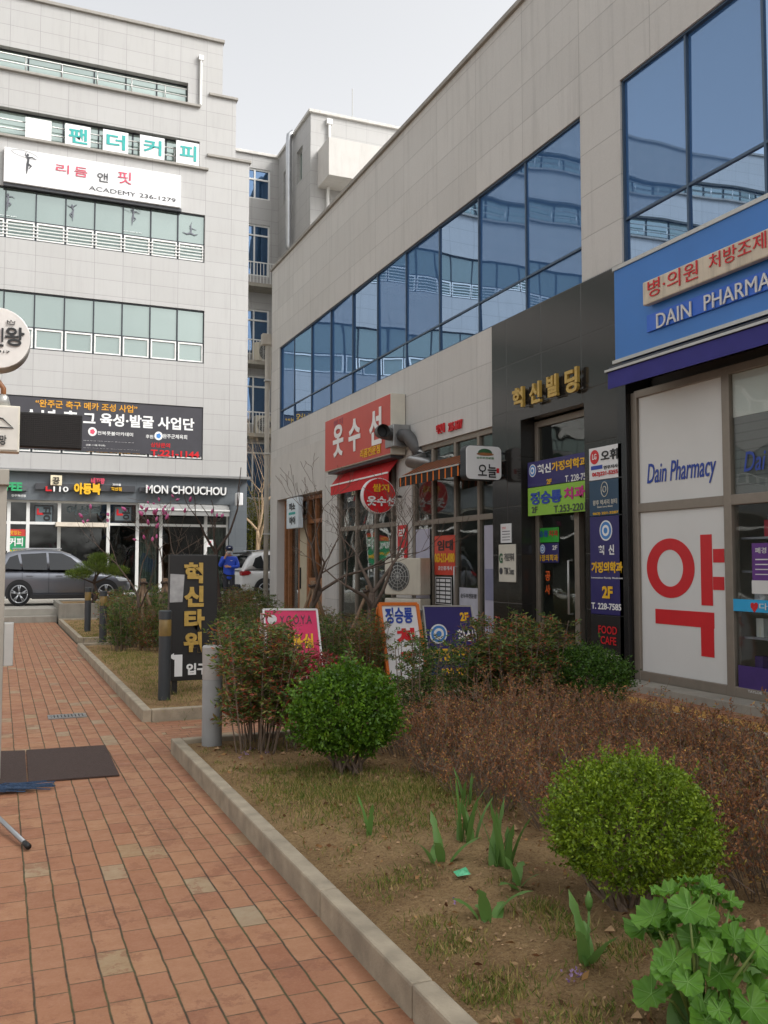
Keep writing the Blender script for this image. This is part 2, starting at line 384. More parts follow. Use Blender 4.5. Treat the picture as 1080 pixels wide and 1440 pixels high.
# planting beds: kerb ring and soil
def soil_h(x, y, x0, x1, y0, y1, z):
    h = .025*math.sin(2.1*x+.7*y)+.02*math.sin(1.3*y-2.6*x+1)+.012*math.sin(7*x+3*y)*math.sin(5*y-2*x)+.022*mnoise.fractal((x*5, y*5, 3.0), .9, 2.1, 4)+.010*abs(mnoise.noise((x*17, y*17, 7.0)))
    e = min(x-x0, x1-x, y-y0, y1-y); return z+h*max(0, min(1, e/.3))+.03*max(0, min(1, e/1.0))
BEDS = []
def ground_z(x, y):
    for b in BEDS:
        if b[0] <= x <= b[1] and b[2] <= y <= b[3]: return soil_h(x, y, *b)
    return .09
def soil_sheet(name, x0, x1, y0, y1, z, mat):
    gs = .04 if y0 < 0 else .09; nx, ny = int((x1-x0)/gs), int((y1-y0)/gs); vs = []; fs = []
    BEDS.append((x0, x1, y0, y1, z)); X = np.linspace(x0, x1, nx); Y = np.linspace(y0, y1, ny)
    for j in range(ny):
        for i in range(nx):
            x, y = X[i], Y[j]
            vs.append((x, y, soil_h(x, y, x0, x1, y0, y1, z)))
    for j in range(ny-1):
        for i in range(nx-1): fs.append((j*nx+i, j*nx+i+1, (j+1)*nx+i+1, (j+1)*nx+i))
    o = mesh_obj(name, vs, fs, mat, None, True); return tag(o, kind='structure')
def soil_mat():
    m, nt, out = nodes('soil'); g, s = sep(nt)
    b = N(nt, 'ShaderNodeBsdfPrincipled'); b.inputs['Roughness'].default_value = .95; b.inputs['Specular IOR Level'].default_value = .15
    c = mixc(nt, ramp(nt, noise(nt, g, 3, 6, .65), [(.35, 0.0), (.65, 1.0)]), lin('#937552'), lin('#bb9c70'))
    c = mixc(nt, math_n(nt, 'MULTIPLY', ramp(nt, noise(nt, g, 55, 4, .8), [(.45, 0.0), (.65, 1.0)]), .6), c, lin('#5b432e'))
    c = mixc(nt, math_n(nt, 'MULTIPLY', ramp(nt, noise(nt, g, 130, 2, .8), [(.56, 0.0), (.68, 1.0)]), .6), c, lin('#c4ab86'))
    nt.links.new(c, b.inputs['Base Color'])
    h = math_n(nt, 'ADD', math_n(nt, 'MULTIPLY', noise(nt, g, 45, 6, .8), 1.6), math_n(nt, 'MULTIPLY', noise(nt, g, 9, 3), 1.4))
    nt.links.new(bumpn(nt, h, .9, .03), b.inputs['Normal']); nt.links.new(b.outputs[0], out.inputs[0]); return m
m_soil = soil_mat()
def bed(x0, x1, y0, y1, z=.1, kz=.125, kw=.088):
    k = MB(); 
    ys = list(np.arange(y0, y1, 1.0))+[y1]
    for a, b in zip(ys[:-1], ys[1:]):
        if b-a > .05:
            k.box(x0, x0+kw, a+.002, b-.002, -.05, kz); k.box(x1-kw, x1, a+.002, b-.002, -.05, kz-.002)
    xs = list(np.arange(x0+kw, x1-kw, 1.0))+[x1-kw]
    for a, b in zip(xs[:-1], xs[1:]):
        if b-a > .05:
            k.box(a+.002, b-.002, y1-kw, y1, -.05, kz-.001); k.box(a+.002, b-.002, y0, y0+kw, -.05, kz-.001)
    tag(k.build('kerb', m_kerb, bevel=.012), kind='structure')
    soil_sheet('soil', x0+kw-.02, x1-kw+.02, y0+kw-.02, y1-kw+.02, z-.02, m_soil)
bed(1.37, 6.25, -3.0, 7.9); bed(1.37, 6.2, 9.52, 17.95); bed(1.5, 6.2, 19.3, 26.2)

# ================================================================ RIGHT BUILDING
rb = thing('commercial_building', 'two storey grey stone shop building with blue window bands and gold lettered dark entrance', 'building', (7.7, 13, 0))
wall = MB()
S1 = (10.86, 26.42, 5.665, 8.16); S2 = (-4.0, 9.93, 5.0, 8.23)
holed_wall(wall, 'x', 7.7, .3, -8, 27.3, 5.65, 10.78, [(S1[0], S1[1], 5.665, 8.16), (S2[0], S2[1], 5.65, S2[3])])
holed_wall(wall, 'x', 7.7, .3, 13.4, 27.3, 4.84, 5.65, [])
holed_wall(wall, 'x', 7.7, .3, 13.4, 22.1, 3.95, 4.84, [])
wall.box(7.7, 8.0, 9.93, 10.2, 5.0, 5.65)
wall.box(7.7, 8.05, 21.25, 22.1, -.05, 3.95); wall.box(7.72, 8.05, 16.85, 17.62, -.05, 3.95)
wall.build('wall', st_right, rb)
sw = MB(); sw.box(8.0, 24, 27.0, 27.3, -.05, 10.78); sw.box(23.7, 24, -8, 27.0, -.05, 10.78); sw.box(8.0, 23.7, -8, -7.7, -.05, 10.78); sw.box(8.0, 23.7, -7.7, 27.0, 10.3, 10.45)
sw.build('outer_wall', stone('pale_granite_end', '#b1afad', 0, 1.575, .62, 0, 8.16), rb)
cp_ = MB(); cp_.box(7.64, 8.1, -8.05, 27.36, 10.78, 10.87); cp_.box(8.1, 24.05, 27.0, 27.36, 10.781, 10.871); cp_.build('coping', m_coping, rb, bevel=.01)
def window_band(y0, y1, z0, z1, muls, ztr, x=7.77, hid=None):
    gl = MB(); ys = sorted({y0, y1, *muls})
    for a, b in zip(ys[:-1], ys[1:]):                        # every pane sits at its own slight tilt
        for (p, q) in ((z0, ztr), (ztr, z1)):
            t1, t2 = rng.normal(0, .009), rng.normal(0, .009)
            gl.add([(x+t1, a, p), (x-t1, b, p), (x-t1+t2, b, q), (x+t1+t2, a, q)], [(0, 1, 2, 3)])
    wi = gl.build('window', g_blue, rb)
    fr = MB()
    for y in muls: fr.box(x-.03, x+.06, y-.017, y+.017, z0, z1)
    fr.box(x-.028, x+.06, y0, y1, ztr-.017, ztr+.017)
    for a, b in ((z0, z0+.03), (z1-.03, z1)): fr.box(x-.04, x+.06, y0, y1, a, b)
    fr.box(x-.04, x+.061, y0, y0+.03, z0, z1); fr.box(x-.04, x+.061, y1-.03, y1, z0, z1)
    fr.build('window_frame', M('window_frame_blue', '#43566a', .45, .06, 5, metal=.3), wi)
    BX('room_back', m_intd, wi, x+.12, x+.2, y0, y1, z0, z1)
window_band(*S1, [10.87+1.575*k for k in range(1, 10)], 6.22)
window_band(*S2, [9.93-1.24*k for k in range(1, 11)], 6.28)
# white rendered corner with a timber shop front
ww = MB(); holed_wall(ww, 'x', 7.69, .33, 22.1, 27.29, -.05, 4.84, [(22.35, 26.55, .1, 3.52)]); ww.build('rendered_wall', m_white, rb)
tf = thing('timber_shopfront', 'brown timber framed shop front set in a white rendered wall', 'shop front', (8.0, 24.4, 0))
f = MB()
for y, wd in ((26.5, .1), (26.1, .1), (25.1, .14), (24.3, .14), (23.6, .1), (23.0, .1), (22.45, .12)): f.box(7.93, 8.05, y-wd/2, y+wd/2, .1, 3.5)
f.box(7.932, 8.05, 22.4, 26.5, 3.38, 3.5); f.box(7.934, 8.05, 22.4, 24.3, 2.72, 2.83); f.box(7.934, 8.05, 24.3, 26.5, 2.9, 3.0); f.box(7.936, 8.05, 22.4, 26.5, .1, .2)
f.build('frame', m_wood, tf, bevel=.008)
MB().box(7.95, 8.03, 22.5, 24.23, .2, 1.22).build('panel', m_woodp, tf)
d = MB(); d.box(7.94, 8.02, 24.37, 25.03, .2, 2.85); d.build('door', M('cream_door', '#b5ab93', .6, .06), tf)
BX('handle', m_black, tf.children[-1], 7.9, 7.94, 24.9, 24.94, .9, 1.5)
MB().box(8.02, 8.03, 22.45, 26.5, .2, 3.4).build('glass', g_shop, tf)
# the glazed shops
def shopfront(name, label, y0, y1, z0, z1, muls, rails, mat, glass, x=7.8, doors=()):
    t = thing(name, label, 'shop front', (x, (y0+y1)/2, 0))
    f = MB()
    for i, y in enumerate([y0+.04, *muls, y1-.04]): f.box(x-.05, x+.06, y-.04, y+.04, z0, z1)
    for k, z in enumerate([z0+.05, *rails, z1-.05]): f.box(x-.045-.001*k, x+.06, y0, y1, z-.05, z+.05)
    f.build('frame', mat, t, bevel=.006)
    MB().box(x, x+.012, y0, y1, z0, z1).build('glass', glass, t)
    for y, z in doors:
        MB().tube([(x-.05, y, z), (x-.12, y, z), (x-.12, y, z+.75), (x-.05, y, z+.75)], .016, 8).build('door_handle', m_alul, t, True)
    return t
sf1 = shopfront('glazed_shopfront', 'green tinted glass shop front below the red clothes alteration sign', 17.65, 21.25, .08, 3.95, [20.1, 18.9, 17.95], [2.45], m_alu, g_shopd, doors=((19.1, .85), (18.75, .85)))
sf2 = shopfront('glazed_shopfront', 'glass shop front with to-let poster below the orange striped awning', 13.42, 16.85, .08, 3.95, [15.95, 15.0, 14.1], [2.42, 3.3], m_alu, g_shopd, doors=((14.9, .8),))
# interiors
room = MB()
for a, b in ((13.3, 17.2), (17.22, 21.4), (22.0, 26.9), (9.8, 13.2), (-7, 9.7)):
    room.box(12.0, 12.1, a, b, .05, 3.95); room.box(8.1, 12, a, a+.05, .05, 3.95); room.box(8.1, 12, b-.05, b, .05, 3.95)
room.build('inner_wall', m_int, rb)
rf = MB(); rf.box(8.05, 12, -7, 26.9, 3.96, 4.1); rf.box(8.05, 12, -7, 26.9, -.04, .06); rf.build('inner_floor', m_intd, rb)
# dark granite entrance
dg = MB(); EX = 7.65
holed_wall(dg, 'x', EX, .35, 9.78, 13.41, -.05, 5.648, [(10.78, 12.5, -.04, 3.9)])
dg.build('entrance_cladding', st_dark, rb)
en = thing('entrance_door', 'glass entrance door in a bronze frame under the gold Korean building name', 'door', (7.95, 11.7, 0))
f = MB(); f.box(7.9, 8.0, 12.4, 12.49, .05, 3.88); f.box(7.9, 8.0, 11.3, 11.42, .05, 2.45); f.box(7.902, 8.0, 10.79, 12.4, 2.4, 2.52); f.box(7.902, 8.0, 10.79, 12.4, 3.78, 3.88); f.box(7.9, 8.0, 10.79, 10.86, .05, 3.88)
f.build('frame', m_alu, en, bevel=.006)
MB().box(7.94, 7.95, 11.42, 12.4, .1, 2.4).add(*([], [])).build('door_leaf', g_shopd, en)
MB().box(7.94, 7.95, 10.86, 12.4, 2.52, 3.78).build('transom_glass', g_shopd, en)
MB().tube([(7.93, 11.52, .85), (7.86, 11.52, .85), (7.86, 11.52, 1.65), (7.93, 11.52, 1.65)], .018, 8).build('handle', m_alul, en, True)
MB().box(8.6, 8.7, 10.7, 11.4, .05, 3.9).build('passage_shade_slab', m_black, en)  # black slab stands in for the shade inside the passage
# ---- pharmacy front
ph = thing('pharmacy_shopfront', 'bronze framed pharmacy front with white panels and a large red Korean letter', 'shop front', (7.7, 8, .1))
m_panel = M('white_panel', '#cfcfcc', .35, .03, 1.2)
m_red = M('sign_red', '#c3161f', .45, .05); m_blue = M('sign_blue', '#23419a', .45, .05)
PX = 7.72
ysp = [9.72, 8.075, 6.6, 5.1, 3.5, 2.0]
f = MB()
for i, y in enumerate(ysp): f.box(PX-.04, PX+.08, y-.06, y+.06, .1, 3.86)
for k, (a, b) in enumerate(((.1, .22), (2.27, 2.39), (3.78, 3.88))): f.box(PX-.032-.002*k, PX+.08, 2.0, 9.72, a, b)
f.build('frame', m_alu, ph, bevel=.008)
up = BX('panel', m_panel, ph, PX, PX+.02, 8.13, 9.66, 2.39, 3.78)
lo = BX('panel', m_panel, ph, PX, PX+.02, 8.13, 9.66, .22, 2.27)
BX('blind', m_panel, ph, PX+.02, PX+.04, 2.0, 8.08, 3.28, 3.78)
BX('shutter', stripes('shutter_slats', 2, .1, '#55585a', '#66696a', .85), ph, PX+.03, PX+.05, 2.0, 8.08, 2.39, 3.28)
MB().box(PX, PX+.01, 2.0, 8.02, .22, 3.78).build('glass', clear_glass('pharmacy_glass', (.93, .95, .94), .0), ph)
textF(up, 'Dain Pharmacy', (910, 653), (1008, 678), m_blue, PX-.002, .004, bold=.006, shear=.25)
textF(ph, 'Dai', (1046, 636), (1078, 660), m_blue, PX-.002, .004, bold=.006, shear=.25)
# the big red letter: ring, twin-barred stem, hooked base
(ya, za) = FX(910, 800, PX); (yb, zb) = FX(977, 800, PX)
cyy = (ya+yb)/2; czz = (FX(944, 757, PX)[1]+FX(944, 841, PX)[1])/2; ro = (ya-yb)/2; rz = (FX(944, 757, PX)[1]-FX(944, 841, PX)[1])/2
vs = []; fs = []; n = 48
for k in range(n):
    a = 2*math.pi*k/n; c_, s_ = math.cos(a), math.sin(a)
    for rr in (1, .55):
        for xx in (PX-.006, PX-.001): vs.append((xx, cyy+ro*(rr-(0 if rr == 1 else .0))*c_, czz+rz*(rr+(0 if rr == 1 else .07))*s_))
for k in range(n):
    p, q = 4*k, 4*((k+1) % n); fs += [(p, q, q+2, p+2), (p, q, q+1, p+1), (p+2, q+2, q+3, p+3)]
L_ = MB().add(vs, fs)
def bar(tl, br):
    (a, b), (c, d) = FX(*tl, PX), FX(*br, PX); L_.box(PX-.006, PX-.001, c, a, d, b)
bar((985, 752), (1003, 852)); bar((1003, 772), (1019, 791)); bar((1003, 811), (1019, 830)); bar((922, 856), (1005, 884)); bar((986, 882), (1005, 925))
L_.build('lettering', m_red, lo)
# shelves with boxes and bottles behind the pharmacy door
sh = thing('display_shelf', 'white display shelf of medicine boxes and bottles behind the pharmacy glass', 'shelf', (7.95, 7.4, .1))
s_ = MB()
for z in (.35, .75, 1.12, 1.5, 1.88): s_.box(7.86, 8.25, 5.4, 8.05, z, z+.025)
s_.box(8.25, 8.28, 5.4, 8.05, .1, 2.2); s_.build('shelf_boards', M('shelf_grey', '#8b8b94', .5), sh)
cols = ['#d8d8d6', '#23439a', '#c9c9cf', '#2d7d8a', '#b7384a', '#ddd9c8', '#4a3a78', '#e4e4e4', '#1c1c22']
for k, c_ in enumerate(cols):
    b_ = MB()
    for z in (.375, .775, 1.145, 1.525, 1.905):
        y = 8.02-.04*rng.random()
        while y > 5.5:
            wd = rng.uniform(.06, .15); h = rng.uniform(.1, .27)
            if rng.integers(len(cols)) == k:
                if rng.random() < .5: b_.box(7.9+rng.uniform(0, .08), 8.1, y-wd, y-.01, z, z+h)
                else: b_.lathe((7.97, y-wd/2, z), [(.04, 0), (.04, h*.6), (.02, h*.75), (.02, h)], 10)
            y -= wd+.02 if rng.integers(2) else wd*.6
    g = b_.build('goods', M('goods_%d' % k, c_, .4, .02), sh); g['kind'] = 'stuff'
pz = rootF('poster', 'purple beauty poster with white print on the pharmacy door glass', 'poster', (1055, 762), (1080, 840), 7.7)
panelF('sheet', M('poster_purple', '#5a2a7a', .5, .12, 6), pz, (1057, 764), (1090, 834), 7.69, .004); panelF('sheet', m_panel, pz, (1057, 816), (1090, 836), 7.686, .003)
textF(pz, '폐경', (1062, 770), (1078, 778), m_panel, 7.686, .001)
for k in range(4): panelF('lettering', m_panel, pz, (1062, 786+k*7), (1080, 787.5+k*7), 7.688, .001)
pz = rootF('sticker', 'cyan heart logo sticker strip across the pharmacy door glass', 'sticker', (1030, 841), (1080, 865), 7.7)
panelF('sheet', M('sticker_cyan', '#2a9fd0', .4, .03), pz, (1031, 842), (1095, 863), 7.684, .004)
h_ = MB()
for (px_, py_) in ((1058, 851), (1063, 851)):
    yy, zz = FX(px_, py_, 7.68); h_.prism([(yy+.028*math.cos(a)+(0), zz+.028*math.sin(a)) for a in np.linspace(0, 2*math.pi, 16)[:-1]], 'x', 7.68, 7.684)
yy, zz = FX(1060.5, 854, 7.68); h_.prism([(yy+.055, zz+.005), (yy, zz-.06), (yy-.055, zz+.005)], 'x', 7.681, 7.684); h_.build('emblem', m_red, pz)
textF(pz, '다인', (1068, 848), (1092, 859), m_panel, 7.68, .002)
pz = rootF('poster', 'dark purple poster at the foot of the pharmacy door', 'poster', (1038, 950), (1080, 990), 7.7)
panelF('sheet', M('poster_violet', '#3a2466', .5, .1, 6), pz, (1038, 935), (1095, 985), 7.69, .004); textF(pz, 'TAYLOR', (1052, 970), (1072, 977), m_panel, 7.688, .001)
# pharmacy sign box
SX = 7.42
ps = thing('sign', 'large blue pharmacy sign box above the bronze shop front', 'sign', (SX, 8, 4.3))
y1_, zt = FX(863, 378, SX); _, zb_ = FX(862, 510, SX)
m_psb = M('pharmacy_blue', '#3373bd', .4, .06, 1.5); m_psb2 = M('pharmacy_bright_blue', '#2a63c8', .35, .05, 1.5)
BX('box', m_psb, ps, SX, 7.69, 1.0, y1_, zb_, zt, bevel=.01)
t_ = MB(); t_.box(SX-.03, SX, 1.0, y1_+.02, zb_-.03, zb_+.015); t_.box(SX-.02, SX, 1.0, y1_+.01, zt-.04, zt+.01); t_.build('trim', m_alul, ps)
yb_, za_ = FX(910, 444, SX-.02); yc_, zc_ = FX(910, 468, SX-.02)
BX('name_board', m_psb2, ps, SX-.03, SX, 1.2, yb_, zc_, za_, bevel=.004)
yb_, za_ = FX(905, 398, SX-.1); yc_, zc_ = FX(905, 431, SX-.1)
wb = BX('light_panel', M('aged_white_plastic', '#c9bda9', .5, .06, 3, dirt=.8), ps, SX-.12, SX-.03, 1.4, yb_, zc_, za_, bevel=.015)
textF(wb, '병·의원', (911, 396), (982, 391), m_red, SX-.124, .006, bold=.0); textF(wb, '처방조제', (997, 359), (1078, 348), m_red, SX-.124, .006, bold=.0)
textF(ps, 'DAIN', (924, 442), (973, 445), m_panel, SX-.034, .015, bold=.0)
(ya, za), (yb, zb) = FX(991, 416, SX-.034), FX(1074, 408, SX-.034)
lettering(ps, 'PHARMACY', m_panel, (SX-.037, ya, zb), (0, -1, 0), (0, 0, 1), (ya-yb)*1.5, za-zb, .015, bold=0)
pa = thing('awning', 'rolled up navy awning below the blue pharmacy sign', 'awning', (7.2, 8, 4))
y1_ = FX(857, 530, 7.2)[0]
MB().prism([(7.69, zb_-.03), (7.2, zb_-.12), (7.14, zb_-.2), (7.2, zb_-.24), (7.69, zb_-.1)], 'y', 1, y1_).build('housing', M('awning_black', '#1b1c26', .5), pa, bevel=.006)
MB().prism([(7.155, zb_-.2), (7.15, zb_-.42), (7.165, zb_-.42), (7.19, zb_-.22)], 'y', 1, y1_-.03).build('valance', M('awning_navy', '#2c2a78', .75, .1, 3), pa)
BX('trim', m_alul, pa, 7.13, 7.145, 1, y1_+.01, zb_-.2, zb_-.17)
BX('pier', M('black_granite', '#222224', .2), ph, 7.6, 7.649, 9.78, 9.96, .0, 4.3, bevel=.005)

# ================================================================ LEFT BUILDING (faces the camera across the street)
LBY = 36.0
lb = thing('office_building', 'five storey pale stone building with long window strips and shop signs', 'building', (0, LBY, .35))
XL = -24.0
st2 = (XL+1, 7.36, 5.72, 7.84); st3 = (XL+1, 7.36, 9.6, 11.75); st4 = (XL+1, 7.34, 13.7, 15.66); st5 = (XL+1, 7.1, 17.6, 18.66); st6 = (XL+1, 6.6, 20.15, 21.0)
wl = MB()
holed_wall(wl, 'y', LBY, .5, XL, 9.15, 5.1, 18.1, [st2, st3, st4, (st5[0], st5[1], 17.6, 18.1)])
holed_wall(wl, 'y', LBY, .5, XL, 8.57, 18.1, 20.65, [(st5[0], st5[1], 18.1, 18.66), (st6[0], st6[1], 20.15, 20.65)])
holed_wall(wl, 'y', LBY, .5, XL, 8.0, 20.65, 22.95, [(st6[0], st6[1], 20.65, 21.0)])
wl.build('wall', st_left, lb)
sd_ = MB(); sd_.box(8.65, 9.149, LBY+.5, 52, .35, 18.1); sd_.box(8.07, 8.569, LBY+.5, 52, 18.1, 20.65); sd_.box(7.5, 7.999, LBY+.5, 52, 20.65, 22.95)
sd_.box(XL, XL+.5, LBY+.5, 52, .35, 22.95); sd_.box(XL+.5, 7.5, LBY+.5, 52, 22.6, 22.8); sd_.build('side_wall', st_side, lb)
cpn = MB()
cpn.box(XL, 8.06, LBY-.1, LBY+.6, 22.95, 23.08); cpn.box(7.45, 8.64, LBY-.1, LBY+.6, 20.65, 20.76); cpn.box(7.4, 9.22, LBY-.1, LBY+.6, 18.1, 18.21)
cpn.box(XL, 7.45, LBY-.12, LBY+.02, 17.5, 17.6); cpn.box(XL, 7.1, LBY-.12, LBY+.02, 20.05, 20.15); cpn.box(8.0, 8.62, LBY+.6, 52, 20.651, 20.761); cpn.box(8.57, 9.2, LBY+.6, 52, 18.101, 18.211)
cpn.build('coping', m_coping, lb, bevel=.015)
def strip(rect, pane, dep, tr=None, glass=None, fm=None):
    x0, x1, z0, z1 = rect; y = LBY+dep; gl = MB()
    xs = list(np.arange(x1, x0, -pane))+[x0]
    for a, b in zip(xs[1:], xs[:-1]):
        t1, t2 = rng.normal(0, .004), rng.normal(0, .004)
        gl.add([(a, y+t1, z0), (b, y-t1, z0), (b, y-t1+t2, z1), (a, y+t1+t2, z1)], [(0, 1, 2, 3)])
    wi = gl.build('window', glass or g_grey, lb); f = MB()
    for x in xs: f.box(x-.025, x+.025, y-.05, y+.05, z0, z1)
    f.box(x0, x1, y-.051, y+.05, z0, z0+.05); f.box(x0, x1, y-.051, y+.05, z1-.05, z1)
    f.build('window_frame', m_alud, wi)
    if tr:
        s = MB()
        for a, b in zip(xs[1:], xs[:-1]):
            s.box(a+.04, b-.04, y-.07, y-.02, tr-.06, tr); s.box(a+.04, b-.04, y-.07, y-.02, z0+.05, z0+.1); s.box(a+.04, a+.09, y-.069, y-.02, z0+.1, tr-.06); s.box(b-.09, b-.04, y-.069, y-.02, z0+.1, tr-.06)
        s.build('vent_sash', m_wframe, wi)
        BX('transom', m_alud, wi, x0, x1, y-.052, y+.05, tr, tr+.05)
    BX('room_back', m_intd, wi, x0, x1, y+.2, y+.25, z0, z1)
    return wi
strip(st2, 1.06, .12, 6.35); strip(st3, 1.06, .12, 10.4); w4 = strip(st4, 1.06, .12, 14.42)
g_pale = coated_glass('pale_green_glass', '#c4d0cb', '#8b9a94', .35, wave=.02)
strip(st5, 1.3, .3, None, g_pale); strip(st6, 1.2, .3, None, g_pale)
rl = MB()
for z in (13.85, 13.98, 14.11, 14.24): rl.box(XL+1, 7.3, LBY+.02, LBY+.045, z, z+.025)
rl.build('railing', m_wframe, lb)
rl = MB()
for z0_, hs_ in ((17.6, (.3, .62)), (20.15, (.3, .6))):
    x1_ = 7.4 if z0_ < 18 else 7.0
    for h in hs_: rl.tube([(XL+1, LBY+.06, z0_+h), (x1_, LBY+.06, z0_+h)], .025, 6)
    for x in np.arange(x1_, XL+1, -1.3): rl.tube([(x, LBY+.06, z0_), (x, LBY+.06, z0_+hs_[-1])], .022, 6)
rl.build('railing', m_alul, lb, True)
dp = MB(); dp.box(7.0, 7.18, LBY-.16, LBY-.02, 22.0, 22.2); dp.tube([(7.09, LBY-.08, 22.0), (7.09, LBY-.08, 20.15)], .055, 10); dp.build('downpipe', m_wframe, lb)
# street level: blue-grey granite fascia and white framed shops
z_f0 = LY(200, 707)[1]
gw = MB(); holed_wall(gw, 'y', LBY-.03, .5, XL, 9.16, .35, 5.0, [(XL+1, 8.45, .36, z_f0)]); gw.build('street_wall', st_grey, lb)
BX('ledge', M('ledge_grey', '#7b7b7a', .6, .08), lb, XL, 9.25, LBY-.28, LBY+.1, 5.0, 5.1, bevel=.01)
sfr = MB(); yS = LBY+.25
xv = [LY(p, 740, yS)[0] for p in (-60, -20, 12, 39, 83, 152, 193, 226, 289, 320)]
ztr = LY(200, 738, yS)[1]
for x in xv: sfr.box(x-.06, x+.06, yS-.06, yS+.06, .36, z_f0)
sfr.box(XL+1, 8.4, yS-.055, yS+.06, ztr-.05, ztr+.05); sfr.box(XL+1, 8.4, yS-.057, yS+.06, z_f0-.08, z_f0); sfr.box(XL+1, 8.4, yS-.058, yS+.06, .36, .5)
shop = thing('street_shopfront', 'white framed shop windows along the street below the grey stone fascia', 'shop front', (4, yS, .35))
sfr.build('frame', m_wframe, shop)
MB().box(XL+1, 8.4, yS, yS+.015, .4, z_f0).build('glass', clear_glass('street_glass', (.55, .58, .56), .04), shop)
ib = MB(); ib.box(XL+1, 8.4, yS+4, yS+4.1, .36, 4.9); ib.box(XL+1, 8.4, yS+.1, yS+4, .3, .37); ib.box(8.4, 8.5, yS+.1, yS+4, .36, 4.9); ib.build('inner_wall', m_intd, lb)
c_ = MB()                                                     # pale drawn curtains at two panes
for a, b in ((193, 222), (291, 316)):
    xa, xb = LY(a, 760, yS)[0], LY(b, 760, yS)[0]; xs = np.linspace(xa, xb, 40)
    for p, q, i in zip(xs[:-1], xs[1:], range(39)):
        ya, yb = yS+.3+.04*math.sin(i*1.3), yS+.3+.04*math.sin((i+1)*1.3); c_.quad((p, ya, .5), (q, yb, .5), (q, yb, 3.3), (p, ya, 3.3))
c_.build('curtain', M('curtain_pale', '#b9c4bc', .9), shop)
mn = MB()                                                     # dummies in the clothes shop window
for px_ in (62, 105, 168, 140):
    x = LY(px_, 780, yS+.7)[0]; mn.lathe((x, yS+.7, .5), [(.12, 0), (.05, .05), (.05, .7), (.17, .8), (.15, 1.05), (.2, 1.3), (.06, 1.42), (.09, 1.5), (.1, 1.62), (.03, 1.72)], 10)
mn.build('shop_dummies', M('dummy_cloth', '#6f6a5c', .9, .5, 3), shop, True)
cn = panelL('canopy', M('cream_canopy', '#cfc4b4', .6), shop, (79, 734), (152, 741), LBY-.5, .7)
aw = rootL('awning', 'retracted grey fabric awning above the shop window next to the street corner', 'awning', (196, 708), (322, 723))
xa, za = LY(196, 708, LBY-.3); xb, zb = LY(322, 725, LBY-.3)
MB().prism([(LBY-.03, za+.03), (LBY-.3, za-.05), (LBY-.36, za-.22), (LBY-.36, zb-.04), (LBY-.34, zb-.04), (LBY-.3, za-.25), (LBY-.03, za-.15)], 'x', xa, xb).build('fabric', M('awning_grey', '#8a8a88', .8, .06), aw)
BX('rail', m_wframe, aw, xa-.02, xb+.02, LBY-.39, LBY-.36, za-.24, za-.18); textL(aw, '커피 베이커리', (298, 720), (312, 723.5), m_wframe, LBY-.365)

# ---------------------------------------------------------------- signs on the left building
m_sw = M('sign_white', '#d8d8d8', .4, .03, 1); m_grey = M('sign_grey', '#3b3c40', .5); m_pink = M('sign_rose', '#c9475f', .5); m_teal = M('sign_teal', '#2a9a94', .5)
m_gold = M('sign_gold', '#b8984c', .35, .12, 30, metal=.2); m_yel = M('sign_yellow', '#e0ae1c', .5, .04); m_wht = M('lettering_white', '#e0e0de', .5, .02); m_blk = M('lettering_black', '#1a1a1c', .5)
m_sky = M('sign_skyblue', '#3f7fc0', .5)
for i, (a, b, ch, lab) in enumerate(((92, 127, '팬', 'first white square letter board after the blank one, in the recessed window strip'), (145, 180, '더', 'second teal letter board of the coffee name in the window strip'), (197, 231, '커', 'third teal letter board of the coffee name in the window strip'), (248, 280, '피', 'fourth teal letter board of the coffee name, nearest the stone corner'))):
    y0 = 173+(a-92)*.152; r_ = rootL('letter_board', lab, 'sign', (a, y0), (b, y0+33), LBY-.02, 'square letter boards of the coffee sign')
    panelL('board', m_sw, r_, (a, y0), (b, y0+34+(b-a)*.1), LBY-.05, .05)
    textL(r_, ch, (a+5, y0+5.5), (b-4, y0+31), m_teal, LBY-.055, .01, bold=.022)
r_ = rootL('letter_board', 'white square board without letters at the start of the teal coffee name', 'sign', (36, 163), (72, 198), LBY-.02, 'square letter boards of the coffee sign'); panelL('board', m_sw, r_, (36, 164), (72, 200), LBY-.05, .05)
